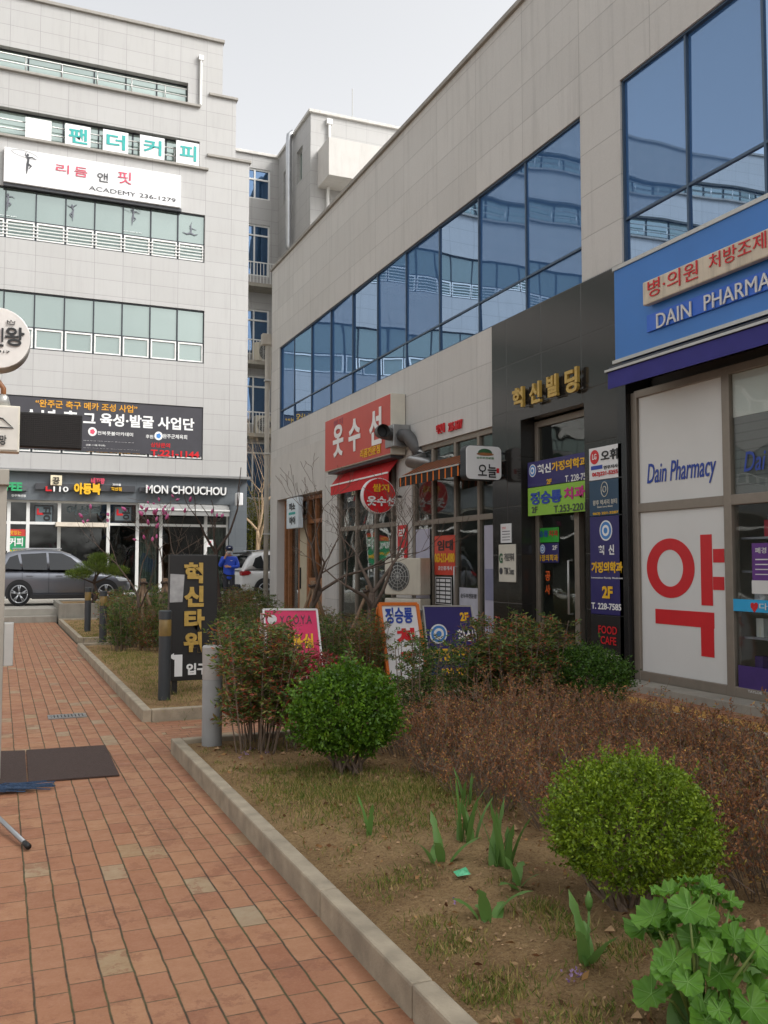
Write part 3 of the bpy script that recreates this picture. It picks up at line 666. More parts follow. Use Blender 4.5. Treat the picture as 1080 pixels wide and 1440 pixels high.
def dancer(parent, cx, cz, s, y, mat, pose=0, hoop=False):
    b = MB()
    def line(pts, r):
        b.tube([(cx+p[0]*s, y, cz+p[1]*s) for p in pts], [q*s for q in r], 6)
    P = [dict(t=[(0, .05), (.03, .3), (.0, .5)], l=[(0, .05), (-.03, -.25), (-.05, -.55)], k=[(0, .05), (.2, -.05), (.06, -.25)], a=[(0, .45), (.25, .5), (.45, .4)], c=[(0, .45), (-.15, .6), (-.1, .75)]),
         dict(t=[(0, .05), (.06, .28), (-.04, .48)], l=[(0, .05), (.02, -.25), (0, -.55)], k=[(0, .05), (-.18, -.1), (-.05, -.3)], a=[(-.04, .45), (.15, .6), (.3, .72)], c=[(-.04, .45), (-.25, .5), (-.4, .6)]),
         dict(t=[(0, -.1), (.04, .15), (0, .35)], l=[(0, -.1), (-.3, -.2), (-.6, -.1)], k=[(0, -.1), (.3, -.22), (.55, -.12)], a=[(0, .3), (.2, .25), (.45, .2)], c=[(0, .3), (.02, .55), (.1, .8)])][pose]
    line(P['t'], (.07, .06, .07)); line(P['l'], (.08, .05, .02)); line(P['k'], (.08, .05, .02)); line(P['a'], (.04, .03, .015)); line(P['c'], (.04, .03, .015))
    hd = P['t'][-1]; b.lathe((cx+hd[0]*s, y, cz+(hd[1]+.03)*s), [(.02*s, 0), (.07*s, .05*s), (.07*s, .1*s), (.02*s, .16*s)], 8)
    if hoop: line([(-.1+.75*math.cos(t)*(.9 if t < 3 else 1.1), .62+.2*math.sin(t)-.12*math.cos(t)) for t in np.linspace(.2, 5.6, 22)], [.012]*22)
    # flattened against its board
    for i, v in enumerate(b.v): b.v[i] = (v[0], y+(v[1]-y)*.12, v[2])
    return b.build('emblem', mat, parent)
ac = rootL('sign', 'long white academy sign board with a dancer emblem and phone number', 'sign', (6, 205), (253, 292), LBY-.2)
xa, za = LY(6, 206, LBY-.2); xb, zb = LY(254, 292, LBY-.2); BX('box', m_sw, ac, xa, xb, LBY-.2, LBY-.01, zb, za, bevel=.015); BX('light_trough', m_grey, ac, xa, xb+.05, LBY-.12, LBY-.01, zb-.12, zb-.001)
dancer(ac, *LY(39, 232, LBY-.2), .62, LBY-.22, m_grey, 0, True)
for ch, a, b, mt in (('리', (79, 230), (97, 245), m_pink), ('듬', (105, 234), (123, 250), m_pink), ('앤', (137, 242), (152, 257), m_grey), ('핏', (166, 240), (185, 260), m_pink)): textL(ac, ch, a, b, mt, LBY-.204, .02, bold=.0)
textL(ac, 'ACADEMY', (125, 261), (191, 277), m_grey, LBY-.204, .006, bold=0); textL(ac, '236-1279', (196, 271.5), (247, 285), m_grey, LBY-.204, .006, bold=.005)
m_film = M('window_film_grey', '#5d6068', .6); m_filmw = M('window_film_white', '#c9cfce', .6)
for k, (px_, py_, ps_, h_) in enumerate(((11, 285, 0, False), (102, 300, 1, False), (187, 306, 0, True), (268, 326, 2, False))):
    sroot = rootL('window_sticker', ['dancer reaching up on the window at the photo edge', 'crouching dancer sticker above small words on the window strip', 'dancer with ribbon sticker on the window below the white academy sign', 'leaping dancer sticker on the window pane nearest the stone corner'][k], 'sticker', (px_-12, py_-18), (px_+12, py_+18), LBY, 'dancer stickers on the windows')
    dancer(sroot, *LY(px_, py_, LBY+.08), .52, LBY+.075, m_film, ps_, h_)
    textL(sroot, ['RHYTHM & FIT', '리듬 앤 핏'][k % 2], (px_-13, py_+16+k*1), (px_+13, py_+21+k*1), m_filmw, LBY+.09, .004, bold=.03)
    textL(sroot, 'ACADEMY', (px_-9, py_+23+k), (px_+9, py_+26+k), m_filmw, LBY+.09, .004, bold=.02)
bn = rootL('banner', 'dark football club banner with yellow and white lettering across the window strip', 'banner', (0, 556), (288, 645))
xb, zt_ = LY(286, 573, LBY+.03); _, zb_ = LY(285, 643, LBY+.03); BX('cloth', M('banner_dark', '#35343a', .6, .1, 2), bn, -2.2, xb, LBY+.03, LBY+.045, zb_+.02, zt_-.03)
yy_ = LBY+.027
m_by = M('banner_yellow', '#c98f1e', .6)
textL(bn, '“완주군 축구 메카 조성 사업”', (50, 561), (193, 581), m_by, yy_, .004, bold=.02)
textL(bn, '그 육성·발굴 사업단', (117, 579), (273, 606), m_wht, yy_, .004, bold=.03)
textL(bn, '유소년 축', (8, 572), (110, 599), m_wht, yy_, .004, bold=.03)
textL(bn, '전북풋볼아카데미', (137, 606), (187, 614), m_wht, yy_, .004); textL(bn, '후원:', (205, 611), (217, 617), m_wht, yy_, .004); textL(bn, '완주군체육회', (229, 610), (263, 618), m_wht, yy_, .004)
for px_, py_, mm in ((130, 607, m_pink), (223, 613, m_sky)):
    x, z = LY(px_, py_, yy_); MB().prism([(x+.16*math.cos(a), z+.17*math.sin(a)) for a in np.linspace(0, 2*math.pi, 20)[:-1]], 'y', yy_-.006, yy_).build('emblem', m_wht, bn); MB().prism([(x+.1*math.cos(a), z+.11*math.sin(a)) for a in np.linspace(0, 2*math.pi, 6)[:-1]], 'y', yy_-.01, yy_-.006).build('emblem', mm, bn)
for k, s in enumerate(('완주군내 여자 어린이 축구교실 운영', '(3월~11월 주2회)', '완주1-리그 유소년 축구대회 운영(연6회)', '기타 유소년 축구 활성화 사업')):
    textL(bn, s, (117+k % 2*4, 619+k*5.2), (188+(k > 1)*8-(k == 1)*40, 623+k*5.2), m_wht if k < 3 else m_by, yy_, .004)
textL(bn, '상담문의', (212, 622), (239, 630), m_red, yy_, .004, bold=.02); textL(bn, 'T.221-1144', (212, 632), (280, 644), m_red, yy_, .006, bold=.035)
# fascia letters
def board(label, tl, br, mat=None, t=.1):
    r = rootL('sign', label, 'sign', tl, br, LBY-.13); panelL('board', mat or m_grey, r, tl, br, LBY-.14, t); return r
s1 = board('grey strip sign with yellow Korean children’s wear lettering on the stone fascia', (50, 679), (190, 692))
textL(s1, '아동복', (104, 679), (141, 696), m_yel, LBY-.16, .12, bold=.05); textL(s1, '네꼬랑', (128, 672), (147, 681), m_pink, LBY-.16, .1, bold=.04)
xa, za = LY(79, 676, LBY-.2); BX('plaque', M('plaque_cream', '#d8cdb0', .5), s1, xa-.2, xa+.2, LBY-.24, LBY-.14, za-.17, za+.2, bevel=.01); textL(s1, '끙', (74, 671), (84, 681), m_blk, LBY-.245, .02)
textL(s1, 'ㄴ', (64, 684), (73, 691), m_red, LBY-.16, .1, bold=.05); textL(s1, '110', (75, 684), (96, 692), m_wht, LBY-.16, .08, bold=.02)
textL(s1, '혁신점', (156, 685), (171, 690.5), m_yel, LBY-.16, .05, bold=.03); textL(s1, '꼬마몰', (158, 680), (170, 683.5), m_wht, LBY-.16, .05, bold=.02)
s2 = board('white MON CHOUCHOU lettering on a grey strip near the building corner', (196, 685), (320, 695))
textL(s2, 'MON CHOUCHOU', (205, 682), (317, 697), m_wht, LBY-.18, .14, bold=.012)
s3 = board('green lettered coffee shop sign at the edge of the photo on the stone fascia', (-30, 681), (38, 690), M('board_dark', '#55595c', .6))
textL(s3, 'COFFEE', (-24, 677), (31, 691), M('sign_green', '#2c9a62', .5), LBY-.18, .12, bold=.04); textL(s3, '전주혁신점', (16, 695), (36, 699), m_wht, LBY-.16, .02)
s4 = rootL('light_box', 'small white projecting light box at the corner of the grey stone fascia', 'sign', (332, 694), (341, 711), LBY-.4)
xa, za = LY(332, 693, LBY-.5); xb, zb = LY(341, 711, LBY-.5); BX('box', m_sw, s4, xa, xb, LBY-.6, LBY-.3, zb, za, bevel=.03); MB().tube([((xa+xb)/2, LBY-.3, (za+zb)/2), ((xa+xb)/2, LBY, (za+zb)/2)], .03).build('bracket', m_grey, s4)
for k, (a, b, s, lab) in enumerate((((48, 710), (75, 736), '끙', 'square dark emblem film with red corner letter on the shop transom'), ((160, 711), (186, 734), '끙', 'square dark emblem film next to the women’s wear lettering'))):
    sroot = rootL('window_sticker', lab, 'sticker', a, b, yS-.02); panelL('sheet', M('film_blue_grey', '#59656a', .5), sroot, a, b, yS-.02, .006); 
    fr = MB(); (xa, za), (xb, zb) = LY(*a, yS-.025), LY(*b, yS-.025)
    for q in ((xa, xa+.05, zb, za), (xb-.05, xb, zb, za), (xa+.05, xb-.05, za-.05, za), (xa+.05, xb-.05, zb, zb+.05)): fr.box(q[0], q[1], yS-.03, yS-.02, q[2], q[3])
    fr.build('border', m_blk, sroot); textL(sroot, '끙', (a[0]+12, a[1]+3), (b[0]-3, b[1]-3), m_blk, yS-.025, .004, bold=.03); textL(sroot, 'ㄴ', (a[0]+4, a[1]+5), (a[0]+13, a[1]+14), m_red, yS-.025, .004, bold=.06)
sroot = rootL('window_sticker', 'grey women’s wear lettering on the transom glass over the shop door', 'sticker', (93, 710), (142, 726), yS-.02); textL(sroot, '여성복', (94, 710), (142, 725), M('film_dark', '#3a4648', .5), yS-.02, .004, bold=.02)
sroot = rootL('poster', 'green coffee poster with red strip in the shop window at the photo edge', 'poster', (12, 745), (37, 780), yS-.02)
panelL('sheet', M('poster_green', '#1f8a5a', .5), sroot, (12, 744), (37, 790), yS-.02, .006); panelL('sheet', M('poster_red', '#b3372f', .5), sroot, (12, 744), (37, 754), yS-.024, .003)
textL(sroot, '맛있는', (14, 746), (30, 752), m_yel, yS-.026, .002); textL(sroot, '커피', (13, 756), (32, 768), m_wht, yS-.026, .004, bold=.03); textL(sroot, '2,000원', (13, 772), (35, 779), m_yel, yS-.026, .004, bold=.03)
sroot = rootL('poster', 'small white paper notice with a red print in the corner shop window', 'poster', (291, 759), (300, 769), yS-.02); panelL('sheet', m_sw, sroot, (291, 759), (300, 769), yS-.02, .004); panelL('print', m_pink, sroot, (293, 761), (297, 766), yS-.023, .002)

# ================================================================ REAR WING
rw = thing('rear_wing', 'tall pale stone rear wing with balconies and blue windows behind the two buildings', 'building', (13, 45, .35))
q = MB(); RY = 45.0; RX = 13.0; FY = 39.66
holes = [(11.2, 12.55, z0, z1) for z0, z1 in ((20.45, 22.05), (16.4, 19.1), (12.3, 14.65), (8.7, 11.2), (4.9, 7.8), (1.2, 3.9))]
holed_wall(q, 'y', RY, .4, 8.6, 13.0, .3, 22.75, holes); q.build('wall', st_left, rw)
hx = [(43.4, 44.1, 20.0, 21.65), (40.9, 41.85, 20.1, 21.75)]
q = MB(); holed_wall(q, 'x', RX, .4, FY+.4, RY+.4, .3, 22.75, hx); q.build('side_wall', st_side, rw)
q = MB(); holed_wall(q, 'y', FY-.001, .4, RX, 30, .3, 22.75, []); q.box(29.6, 30, FY+.4, 55, .3, 22.75); q.box(13.4, 29.6, FY+.4, 55, 22.4, 22.6); q.build('front_wall', st_left, rw)
q = MB(); q.box(13.35, 21, FY-1.6, FY-.002, 19.2, 20.95); q.build('cantilever_block', m_white, rw)
q = MB(); q.box(8.6, 13.0, RY-.12, RY+.45, 22.75, 22.9); q.box(RX-.12, RX+.4, FY-.12, RY-.12, 22.75, 22.901); q.box(RX+.4, 30, FY-.12, FY+.45, 22.75, 22.899); q.build('coping', M('coping_bright', '#bab7b1', .6), rw, bevel=.02)
for (x0, x1, z0, z1) in holes:
    wi = MB().quad((x0, RY+.12, z0), (x1, RY+.12, z0), (x1, RY+.13, z1), (x0, RY+.13, z1)).build('window', g_blue2, rw); f = MB()
    for x in (x0+.04, x0+.55, x1-.04): f.box(x-.04, x+.04, RY+.06, RY+.16, z0, z1)
    zt2 = z1-.55
    for z in (z0+.04, zt2, z1-.04): f.box(x0, x1, RY+.062, RY+.16, z-.04, z+.04)
    f.build('window_frame', m_wframe, wi)
for (y0, y1, z0, z1) in hx:
    wi = MB().quad((RX+.2, y0, z0), (RX+.2, y1, z0), (RX+.2, y1, z1), (RX+.2, y0, z1)).build('window', g_grey, rw); f = MB()
    for y in (y0+.04, (y0+y1)/2, y1-.04): f.box(RX+.14, RX+.24, y-.04, y+.04, z0, z1)
    for z in (z0+.04, z1-.04): f.box(RX+.142, RX+.24, y0, y1, z-.04, z+.04)
    f.build('window_frame', m_alul, wi)
for z in (15.7, 11.75, 8.1):
    BX('balcony_slab', m_conc, rw, 9.0, 12.7, RY-1.1, RY-.002, z-.18, z)
    bl = MB(); 
    for x in np.arange(10.6, 12.66, .17): bl.tube([(x, RY-1.05, z), (x, RY-1.05, z+1.05)], .018, 5)
    bl.tube([(9.0, RY-1.05, z+1.05), (12.66, RY-1.05, z+1.05)], .03, 6); bl.tube([(12.66, RY-1.05, z+1.05), (12.66, RY, z+1.05)], .03, 6); bl.build('railing', m_wframe, rw)
pp = MB(); pp.tube([(12.85, 42.25, 17.0), (12.72, 42.25, 17.2), (12.72, 42.25, 22.5), (12.74, 42.25, 22.75), (12.95, 42.25, 22.95)], .15, 14); pp.build('duct', M('steel_duct', '#b9bbbd', .3, .08, 4, metal=.8), rw, True)
pp = MB(); pp.box(13.75, 14.02, FY-.2, FY-.01, 22.3, 22.55); pp.tube([(13.89, FY-.1, 22.3), (13.89, FY-.1, 20.95)], .07, 10); pp.tube([(13.8, FY-.2, 19.2), (13.8, FY-.2, 15)], .07, 10); pp.build('downpipe', m_wframe, rw)
an = thing('antenna', 'thin mast antenna on the roof of the rear wing', 'antenna', (15.6, 41, 22.6)); MB().tube([(15.6, 41, 22.5), (15.6, 41, 25.1)], .025, 6).tube([(15.4, 41, 23.6), (15.8, 41, 23.6)], .012, 5).build('mast', m_alul, an)
def outdoor_unit(loc, rz, label, sc=1, group='air conditioner units'):
    t = thing('air_conditioner', label, 'air conditioner', (0, 0, 0), group)
    BX('casing', M('ac_beige', '#bdb6a6', .5, .05, 4, dirt=.3), t, -.42, .42, -.16, .16, 0, .68, bevel=.02)
    g = MB(); 
    for r in (.08, .14, .2, .26): g.tube([(-.1+r*math.cos(a), -.175, .34+r*math.sin(a)) for a in np.linspace(0, 2*math.pi, 25)], .006, 4)
    for k in range(6): a = k*math.pi/6; g.tube([(-.1-.27*math.cos(a), -.172, .34-.27*math.sin(a)), (-.1+.27*math.cos(a), -.172, .34+.27*math.sin(a))], .005, 4)
    g.build('fan_grille', m_alul, t)
    MB().prism([(-.1+.27*math.cos(a), .34+.27*math.sin(a)) for a in np.linspace(0, 2*math.pi, 33)[:-1]], 'y', -.168, -.162).build('fan_shade_disc', m_intd, t)  # solid dark disc imitates the shaded cavity behind the fan grille
    return place(t, loc, rz, sc, label)
outdoor_unit((12.2, RY-.75, 8.1), 0, 'beige outdoor unit with round fan on the lowest rear balcony', 1.35)
outdoor_unit((12.0, RY-.75, 11.75), R(35), 'beige outdoor unit on the middle rear balcony under the blue window', 1.35)
# corner downpipe of the right building
dp = thing('downpipe', 'beige rainwater pipe with square hopper at the corner of the right-hand building', 'drain pipe', (7.6, 27.42, .35))
BX('hopper', M('pipe_beige', '#a39d92', .6, .1, 4, dirt=.4), dp, 7.42, 7.78, 27.32, 27.56, 8.45, 8.8, bevel=.015)
MB().tube([(7.6, 27.42, 8.45), (7.6, 27.42, .35)], .075, 12).build('pipe', M('pipe_beige', '#a39d92', .6), dp, True)
MB().tube([(7.68, 27.38, 8.45), (7.68, 27.38, 7.2), (7.62, 27.42, 6.9)], .03, 8).build('side_pipe', M('pipe_beige', '#a39d92', .6), dp, True)
for zz in (2.5, 5.0, 7.3): BX('clamp', m_alul, dp, 7.5, 7.7, 27.31, 27.45, zz, zz+.05)

# ================================================================ SIGNS AND FITTINGS ON THE RIGHT BUILDING
gl_ = thing('building_name', 'gold Korean building name in raised letters on the dark granite entrance', 'sign', (7.64, 11.7, 4.0))
for ch, a, b in (('혁', (724, 548), (739, 572)), ('신', (748, 540), (763, 565)), ('빌', (772, 530), (787, 556)), ('딩', (798, 521), (816, 550))):
    textF(gl_, ch, a, b, m_gold, 7.60, .05, bold=.035)
# red clothes alteration sign box
m_salm = M('faded_red_sign', '#b9473c', .45, .06, 1.2); m_cream = M('sign_side_cream', '#c9c4b6', .5, .05)  # cream is the own colour of sign sides, plaque and small lettering
bx = thing('sign', 'large faded red box sign with white Korean lettering over the glass shop', 'sign', (7.35, 20, 4.0))
X_ = 7.35; (ya, za), (yb, zb) = FX(457, 592, X_), FX(549, 640, X_)
zt_ = (FX(457, 592, X_)[1]+FX(549, 553, X_)[1])/2; zl_ = (FX(457, 663, X_)[1]+zb)/2
BX('box', m_cream, bx, X_+.01, 7.69, yb, ya, zl_, zt_, bevel=.012); BX('face', m_salm, bx, X_, X_+.01, yb+.02, ya-.02, zl_+.02, zt_-.02)
for ch, a, b in (('옷', (469, 600), (483, 640)), ('수', (491, 592), (507, 632)), ('선', (520, 578), (537, 623))): textF(bx, ch, a, b, m_wht, X_-.004, .012, bold=.03)
textF(bx, '리폼전문점', (507, 633), (535, 637), m_yel, X_-.004, .008, bold=.02); textF(bx, '쌈지', (469, 592), (482, 596), M('faded_mauve', '#9a4a5a', .5), X_-.003, .003)
BX('soffit_light', m_grey, bx, X_+.05, 7.68, yb+.1, ya-.1, zl_-.06, zl_)
ra = thing('awning', 'short red fabric awning under the faded red box sign', 'awning', (7.2, 20, 3.4))
xf = 7.47; ya, zz1 = FX(465, 686, xf); yb, zz2 = FX(546, 661, xf); m_rawn = M('awning_red', '#c01f24', .7, .1, 4)
z_ = (zz1+zz2)/2
MB().prism([(7.69, z_+.28), (xf, z_), (xf, z_-.24), (xf+.01, z_-.24), (xf+.01, z_-.01), (7.69, z_+.26)], 'y', yb, ya).build('fabric', m_rawn, ra); BX('rail', m_wht, ra, xf-.02, xf, yb, ya, z_-.02, z_+.015)
# round projecting sign
rs = thing('sign', 'round red projecting sign with yellow and white Korean lettering and a white rim', 'sign', (7.31, 17.6, 2.7))
(cx_, cz_) = LY(534, 697, 17.28); r_ = (LY(557, 697, 17.28)[0]-LY(510.5, 697, 17.28)[0])/2
dk = [(cx_+r_*math.cos(a), cz_+r_*math.sin(a)) for a in np.linspace(0, 2*math.pi, 49)[:-1]]
MB().prism(dk, 'y', 17.30, 17.44).build('drum', m_sw, rs, bevel=.006); MB().prism([(cx_+(x-cx_)*.95, cz_+(z-cz_)*.95) for x, z in dk], 'y', 17.285, 17.30).build('face', m_red, rs)
textL(rs, '쌈지', (524, 680), (547, 692), m_yel, 17.28, .006, bold=.03); textL(rs, '옷수선', (516, 697), (556, 712), m_wht, 17.28, .006, bold=.035)
MB().tube([(cx_+r_, 17.37, cz_), (7.73, 17.37, cz_)], .025).build('bracket', m_alud, rs)
vs_ = rootF('sign', 'narrow vertical red sign reading alteration on the stone pier', 'sign', (558, 737), (571, 790), 7.68)
panelF('board', m_red, vs_, (559, 739), (571.5, 790), 7.68, .03, bevel=.005); textF(vs_, '리', (561, 744), (569, 757), m_wht, 7.677, .004, bold=.03); textF(vs_, '폼', (561, 771), (569, 786), m_wht, 7.677, .004, bold=.03)
# exhaust duct
ex = thing('exhaust_duct', 'grey metal exhaust fan box with two elbows of round duct beside the red sign', 'duct', (7.4, 16.8, 3.6))
m_duct = M('galvanised_duct', '#9b9c9c', .32, .12, 5, metal=.75); m_flex = M('grey_flexible_duct', '#5c5c5c', .55, .1, 6, metal=.3)
Yd = 16.9
bxx = LY(552, 598, Yd)[0]; bx2 = LY(577, 598, Yd)[0]; bz1 = LY(560, 597, Yd)[1]; bz0 = LY(560, 628, Yd)[1]
BX('fan_box', m_duct, ex, bxx, 7.69, Yd-.05, Yd+.4, bz0, bz1, bevel=.01)
(ox, oz) = LY(538, 606, Yd-.25); rr_ = .135
outl = MB(); outl.tube([(bxx+.1, Yd+.1, oz), (bxx-.05, Yd+.1, oz), (bxx-.14, Yd+.02, oz), (ox+.02, Yd-.12, oz), (ox, Yd-.3, oz)], [rr_]*5, 18, cap=False); outl.tube([(bxx-.02, Yd+.08, oz), (bxx-.13, Yd+.02, oz), (ox+.02, Yd-.1, oz), (ox, Yd-.29, oz)], [rr_*.92]*4, 18, cap=False)
outl.build('outlet', m_flex, ex, True, fix=False); MB().cyl((ox+.01, Yd-.11, oz), (ox+.012, Yd-.10, oz), rr_*.9).build('outlet_shade_disc', m_black, ex)  # solid black disc paints the dark inside of the open outlet
pts = [LY(567, 612, Yd-.1), LY(572, 612, Yd-.2), LY(585, 628, Yd-.3), LY(592, 640, Yd-.35)]
el = MB(); el.tube([(pts[0][0], Yd-.04, pts[0][1]), (pts[1][0], Yd-.2, pts[1][1]), (pts[2][0], Yd-.3, pts[2][1]), (pts[3][0], Yd-.36, pts[3][1])], [.135]*4, 18); el.build('elbow', m_flex, ex, True)
pts = [LY(589, 636, Yd-.35), LY(598, 645, Yd-.4), (7.5, 3.62), (7.72, 3.58)]
el = MB(); el.tube([(pts[0][0], Yd-.34, pts[0][1]), (pts[1][0], Yd-.42, pts[1][1]), (pts[2][0], Yd-.55, pts[2][1]), (7.82, Yd-.6, pts[3][1])], [.14, .145, .14, .14], 18)
for p, q in ((.0, .02), (.5, .52)): pass
el.build('elbow', m_duct, ex, 'auto')
rb_ = MB(); 
for i, (p, yy) in enumerate(((pts[0], Yd-.34), (pts[1], Yd-.42))): rb_.lathe((p[0], yy, p[1]-.02), [(.15, 0), (.155, .015), (.15, .03)], 18)
# orange striped awning
oa = thing('awning', 'orange and black striped awning over the to-let shop', 'awning', (7.1, 15, 3.4))
xf = 7.12; ya, zz1 = FX(561, 672, xf); yb = 13.6; zt2 = FX(655, 650, xf)[1]; z_ = (zz1+zt2)/2
m_or = stripes('awning_stripes', 1, .24, '#f0801c', '#2a211c', .8, dirt=.08, thin=.3)
MB().prism([(7.7, z_+.3), (xf, z_), (xf, z_-.19), (xf+.01, z_-.19), (xf+.01, z_-.015), (7.7, z_+.28)], 'y', yb, ya).build('fabric', m_or, oa); BX('rail', m_alul, oa, xf-.015, xf, yb, ya, z_-.015, z_+.01); BX('side_arm', m_alul, oa, xf, 7.7, ya, ya+.03, z_-.03, z_)
# rounded light box
lbx = thing('light_box', 'white rounded projecting light box with black brush lettering over the striped awning', 'sign', (7.2, 13, 2.95))
Yb = 12.95; (xa, za), (xb, zb) = LY(655, 625, Yb), LY(706, 676, Yb)
def rrect(x0, x1, z0, z1, r, n=6):
    out = []
    for cx, cz, a0 in ((x1-r, z1-r, 0), (x0+r, z1-r, 90), (x0+r, z0+r, 180), (x1-r, z0+r, 270)):
        out += [(cx+r*math.cos(R(a0+90*k/n)), cz+r*math.sin(R(a0+90*k/n))) for k in range(n+1)]
    return out
MB().prism(rrect(xa, xb, zb, za, .09), 'y', Yb+.02, Yb+.2).build('casing', m_alud, lbx, bevel=.004); MB().prism(rrect(xa+.01, xb-.01, zb+.01, za-.01, .08), 'y', Yb, Yb+.02).build('face', m_sw, lbx, bevel=.004)
textL(lbx, '오늘', (672, 652), (698, 672), m_blk, Yb-.003, .006, bold=.01); textL(lbx, '순두부전문점', (670, 642), (694, 646), M('leaf_green_sign', '#3f7a4a', .5), Yb-.003, .004)
x, z = LY(682, 637, Yb); MB().prism([(x+.13*math.cos(a), z+.07*math.sin(a)) for a in np.linspace(-.2, math.pi+.2, 16)], 'y', Yb-.006, Yb).build('emblem', M('emblem_green', '#2f5a3a', .5), lbx)
MB().prism([(x+.16*math.cos(a), z-.02+.025*math.sin(a)) for a in np.linspace(0, 2*math.pi, 16)[:-1]], 'y', Yb-.008, Yb-.006).build('emblem', m_wood, lbx)
x, z = LY(700, 662, Yb); BX('seal', m_red, lbx, x-.025, x+.025, Yb-.004, Yb, z-.04, z+.04)
br = MB(); 
for zz in (za-.1, zb+.1): br.box(xb, 7.66, Yb+.09, Yb+.12, zz-.015, zz+.015)
br.build('bracket', m_alud, lbx)
rl_ = thing('wall_lettering', 'small red phone number letters fixed on the stone wall over the to-let shop', 'sign', (7.69, 15, 4.1))
textF(rl_, '박신애', (615, 598), (626, 608), m_red, 7.69, .03, bold=.02); textF(rl_, '226-3677', (632, 595), (651, 602), m_red, 7.69, .03, bold=.02)
# papers and boards on the to-let shop
t = rootF('poster', 'orange-red to-let notice with yellow phone number on the shop door', 'poster', (611, 753), (640, 809), 7.74)
panelF('sheet', M('notice_red', '#c23f2c', .5, .05), t, (611, 754), (640, 809), 7.74, .004); textF(t, '임대', (615, 760), (637, 774), m_blk, 7.737, .002, bold=.03)
textF(t, '063-213-4080', (611.5, 778), (639.5, 791), m_yel, 7.737, .002, bold=.04); textF(t, '공인중개사', (616, 796), (636, 802), m_wht, 7.737, .002)
t = rootF('poster', 'white price list sheet with black rules below the to-let notice', 'poster', (612, 811), (635, 851), 7.74)
panelF('sheet', m_sw, t, (612, 811), (635, 851), 7.74, .004); g = MB()
(ya, za), (yb, zb) = FX(613, 813, 7.736), FX(634, 849, 7.736)
for k in range(7): zz = zb+(za-zb)*k/6; g.box(7.735, 7.739, yb, ya, zz-.012, zz+.012)
for k in (0, .35, .75, 1): yy = yb+(ya-yb)*k; g.box(7.734, 7.738, yy-.01, yy+.01, zb, za)
g.build('print', m_blk, t)
m_frost = M('frosted_film', '#aaa8b8', .55, .05, 1.5)
t = rootF('window_film', 'frosted lavender film on the far side pane beside the to-let shop door', 'window film', (585, 745), (605, 850), 7.74); panelF('sheet', m_frost, t, (583, 745), (604.5, 885), 7.775, .004)
t = rootF('window_film', 'frosted lavender film with pale panels on the pane next to the dark granite', 'window film', (680, 742), (700, 860), 7.74); panelF('sheet', m_frost, t, (681, 739), (699, 900), 7.775, .004)
(ya, za), (yb, zb) = FX(682, 800, 7.77), FX(698, 845, 7.77); BX('print', M('film_blue', '#80819a', .5), t, 7.77, 7.774, yb, ya, zb, za)
t = rootF('window_sticker', 'pale sticker with dark tofu shop lettering low on the door glass', 'sticker', (646, 827), (677, 854), 7.74); panelF('sheet', M('film_pale', '#b0b0ba', .5), t, (646, 826), (676, 880), 7.775, .004); textF(t, '순두부전문점', (648, 834), (670, 842), m_grey, 7.772, .002, bold=.02)
t = rootF('notice', 'small white notice sheet high on the dark granite pier', 'notice', (704, 736), (719, 763), 7.64); panelF('sheet', m_sw, t, (704, 737), (719, 763), 7.64, .008); textF(t, '안내', (706, 741), (711, 744), m_red, 7.637, .001)
for k in range(4): panelF('print', m_grey, t, (706, 747+k*4), (717, 748+k*4-.6), 7.638, .001)
t = rootF('plaque', 'cream company plaque with two black logos on the dark granite pier', 'plaque', (700, 765), (725, 820), 7.63); panelF('board', m_cream, t, (701, 766), (725, 819), 7.63, .02, bevel=.008)
textF(t, 'G', (702, 778), (707, 792), M('emblem_green', '#2f5a3a', .5), 7.627, .002, bold=.04); textF(t, '가림문화재', (709, 778), (723, 789), m_grey, 7.627, .002); textF(t, 'TBK Suez', (709, 798), (723, 808), m_grey, 7.627, .002)
yy, zz = FX(704.5, 803, 7.627); MB().prism([(yy+.055*math.cos(a), zz+.055*math.sin(a)) for a in np.linspace(0, 2*math.pi, 20)[:-1]], 'x', 7.625, 7.629).build('emblem', m_grey, t)
m_navy = M('board_navy', '#2a2460', .4, .06, 2); m_lime = M('board_lime', '#86b53a', .4, .05, 2)
def seal(parent, px, py, r, x, ring, core):
    yy, zz = FX(px, py, x)
    for rr, d, m_ in ((1, .002, m_wht), (.85, .004, ring), (.55, .006, m_wht), (.3, .008, core)):
        MB().prism([(yy+r*rr*math.cos(a), zz+r*rr*math.sin(a)) for a in np.linspace(0, 2*math.pi, 24)[:-1]], 'x', x-d, x-d+.002).build('emblem', m_, parent)
XS = 7.72
t = rootF('sign', 'navy clinic sign with white and yellow Korean lettering in the entrance opening', 'sign', (741, 651), (827, 673), XS)
(ya, za), (yb, zb) = FX(742, 651, XS), FX(742, 686, XS); yE = FX(827, 640, XS)[0]; BX('board', m_navy, t, XS, XS+.04, 10.8, ya, zb, za)
seal(t, 749, 662, .1, XS-.002, m_sky, m_sky); textF(t, '혁신', (756, 654), (775, 664), m_wht, XS-.003, .003, bold=.03); textF(t, '가정의학과', (776, 650), (826, 655), m_yel, XS-.003, .003, bold=.03); textF(t, '2F', (769, 674), (776, 680), m_yel, XS-.003, .003, bold=.03); textF(t, 'T. 228-7585', (795, 669), (832, 673), m_wht, XS-.003, .003, bold=.01)
t = rootF('sign', 'lime green dental sign with blue and pink Korean lettering below the navy clinic sign', 'sign', (741, 690), (827, 720), XS)
(_, za2), (_, zb2) = FX(742, 687, XS), FX(742, 726, XS); BX('board', m_lime, t, XS, XS+.04, 10.8, ya, zb2, za2)
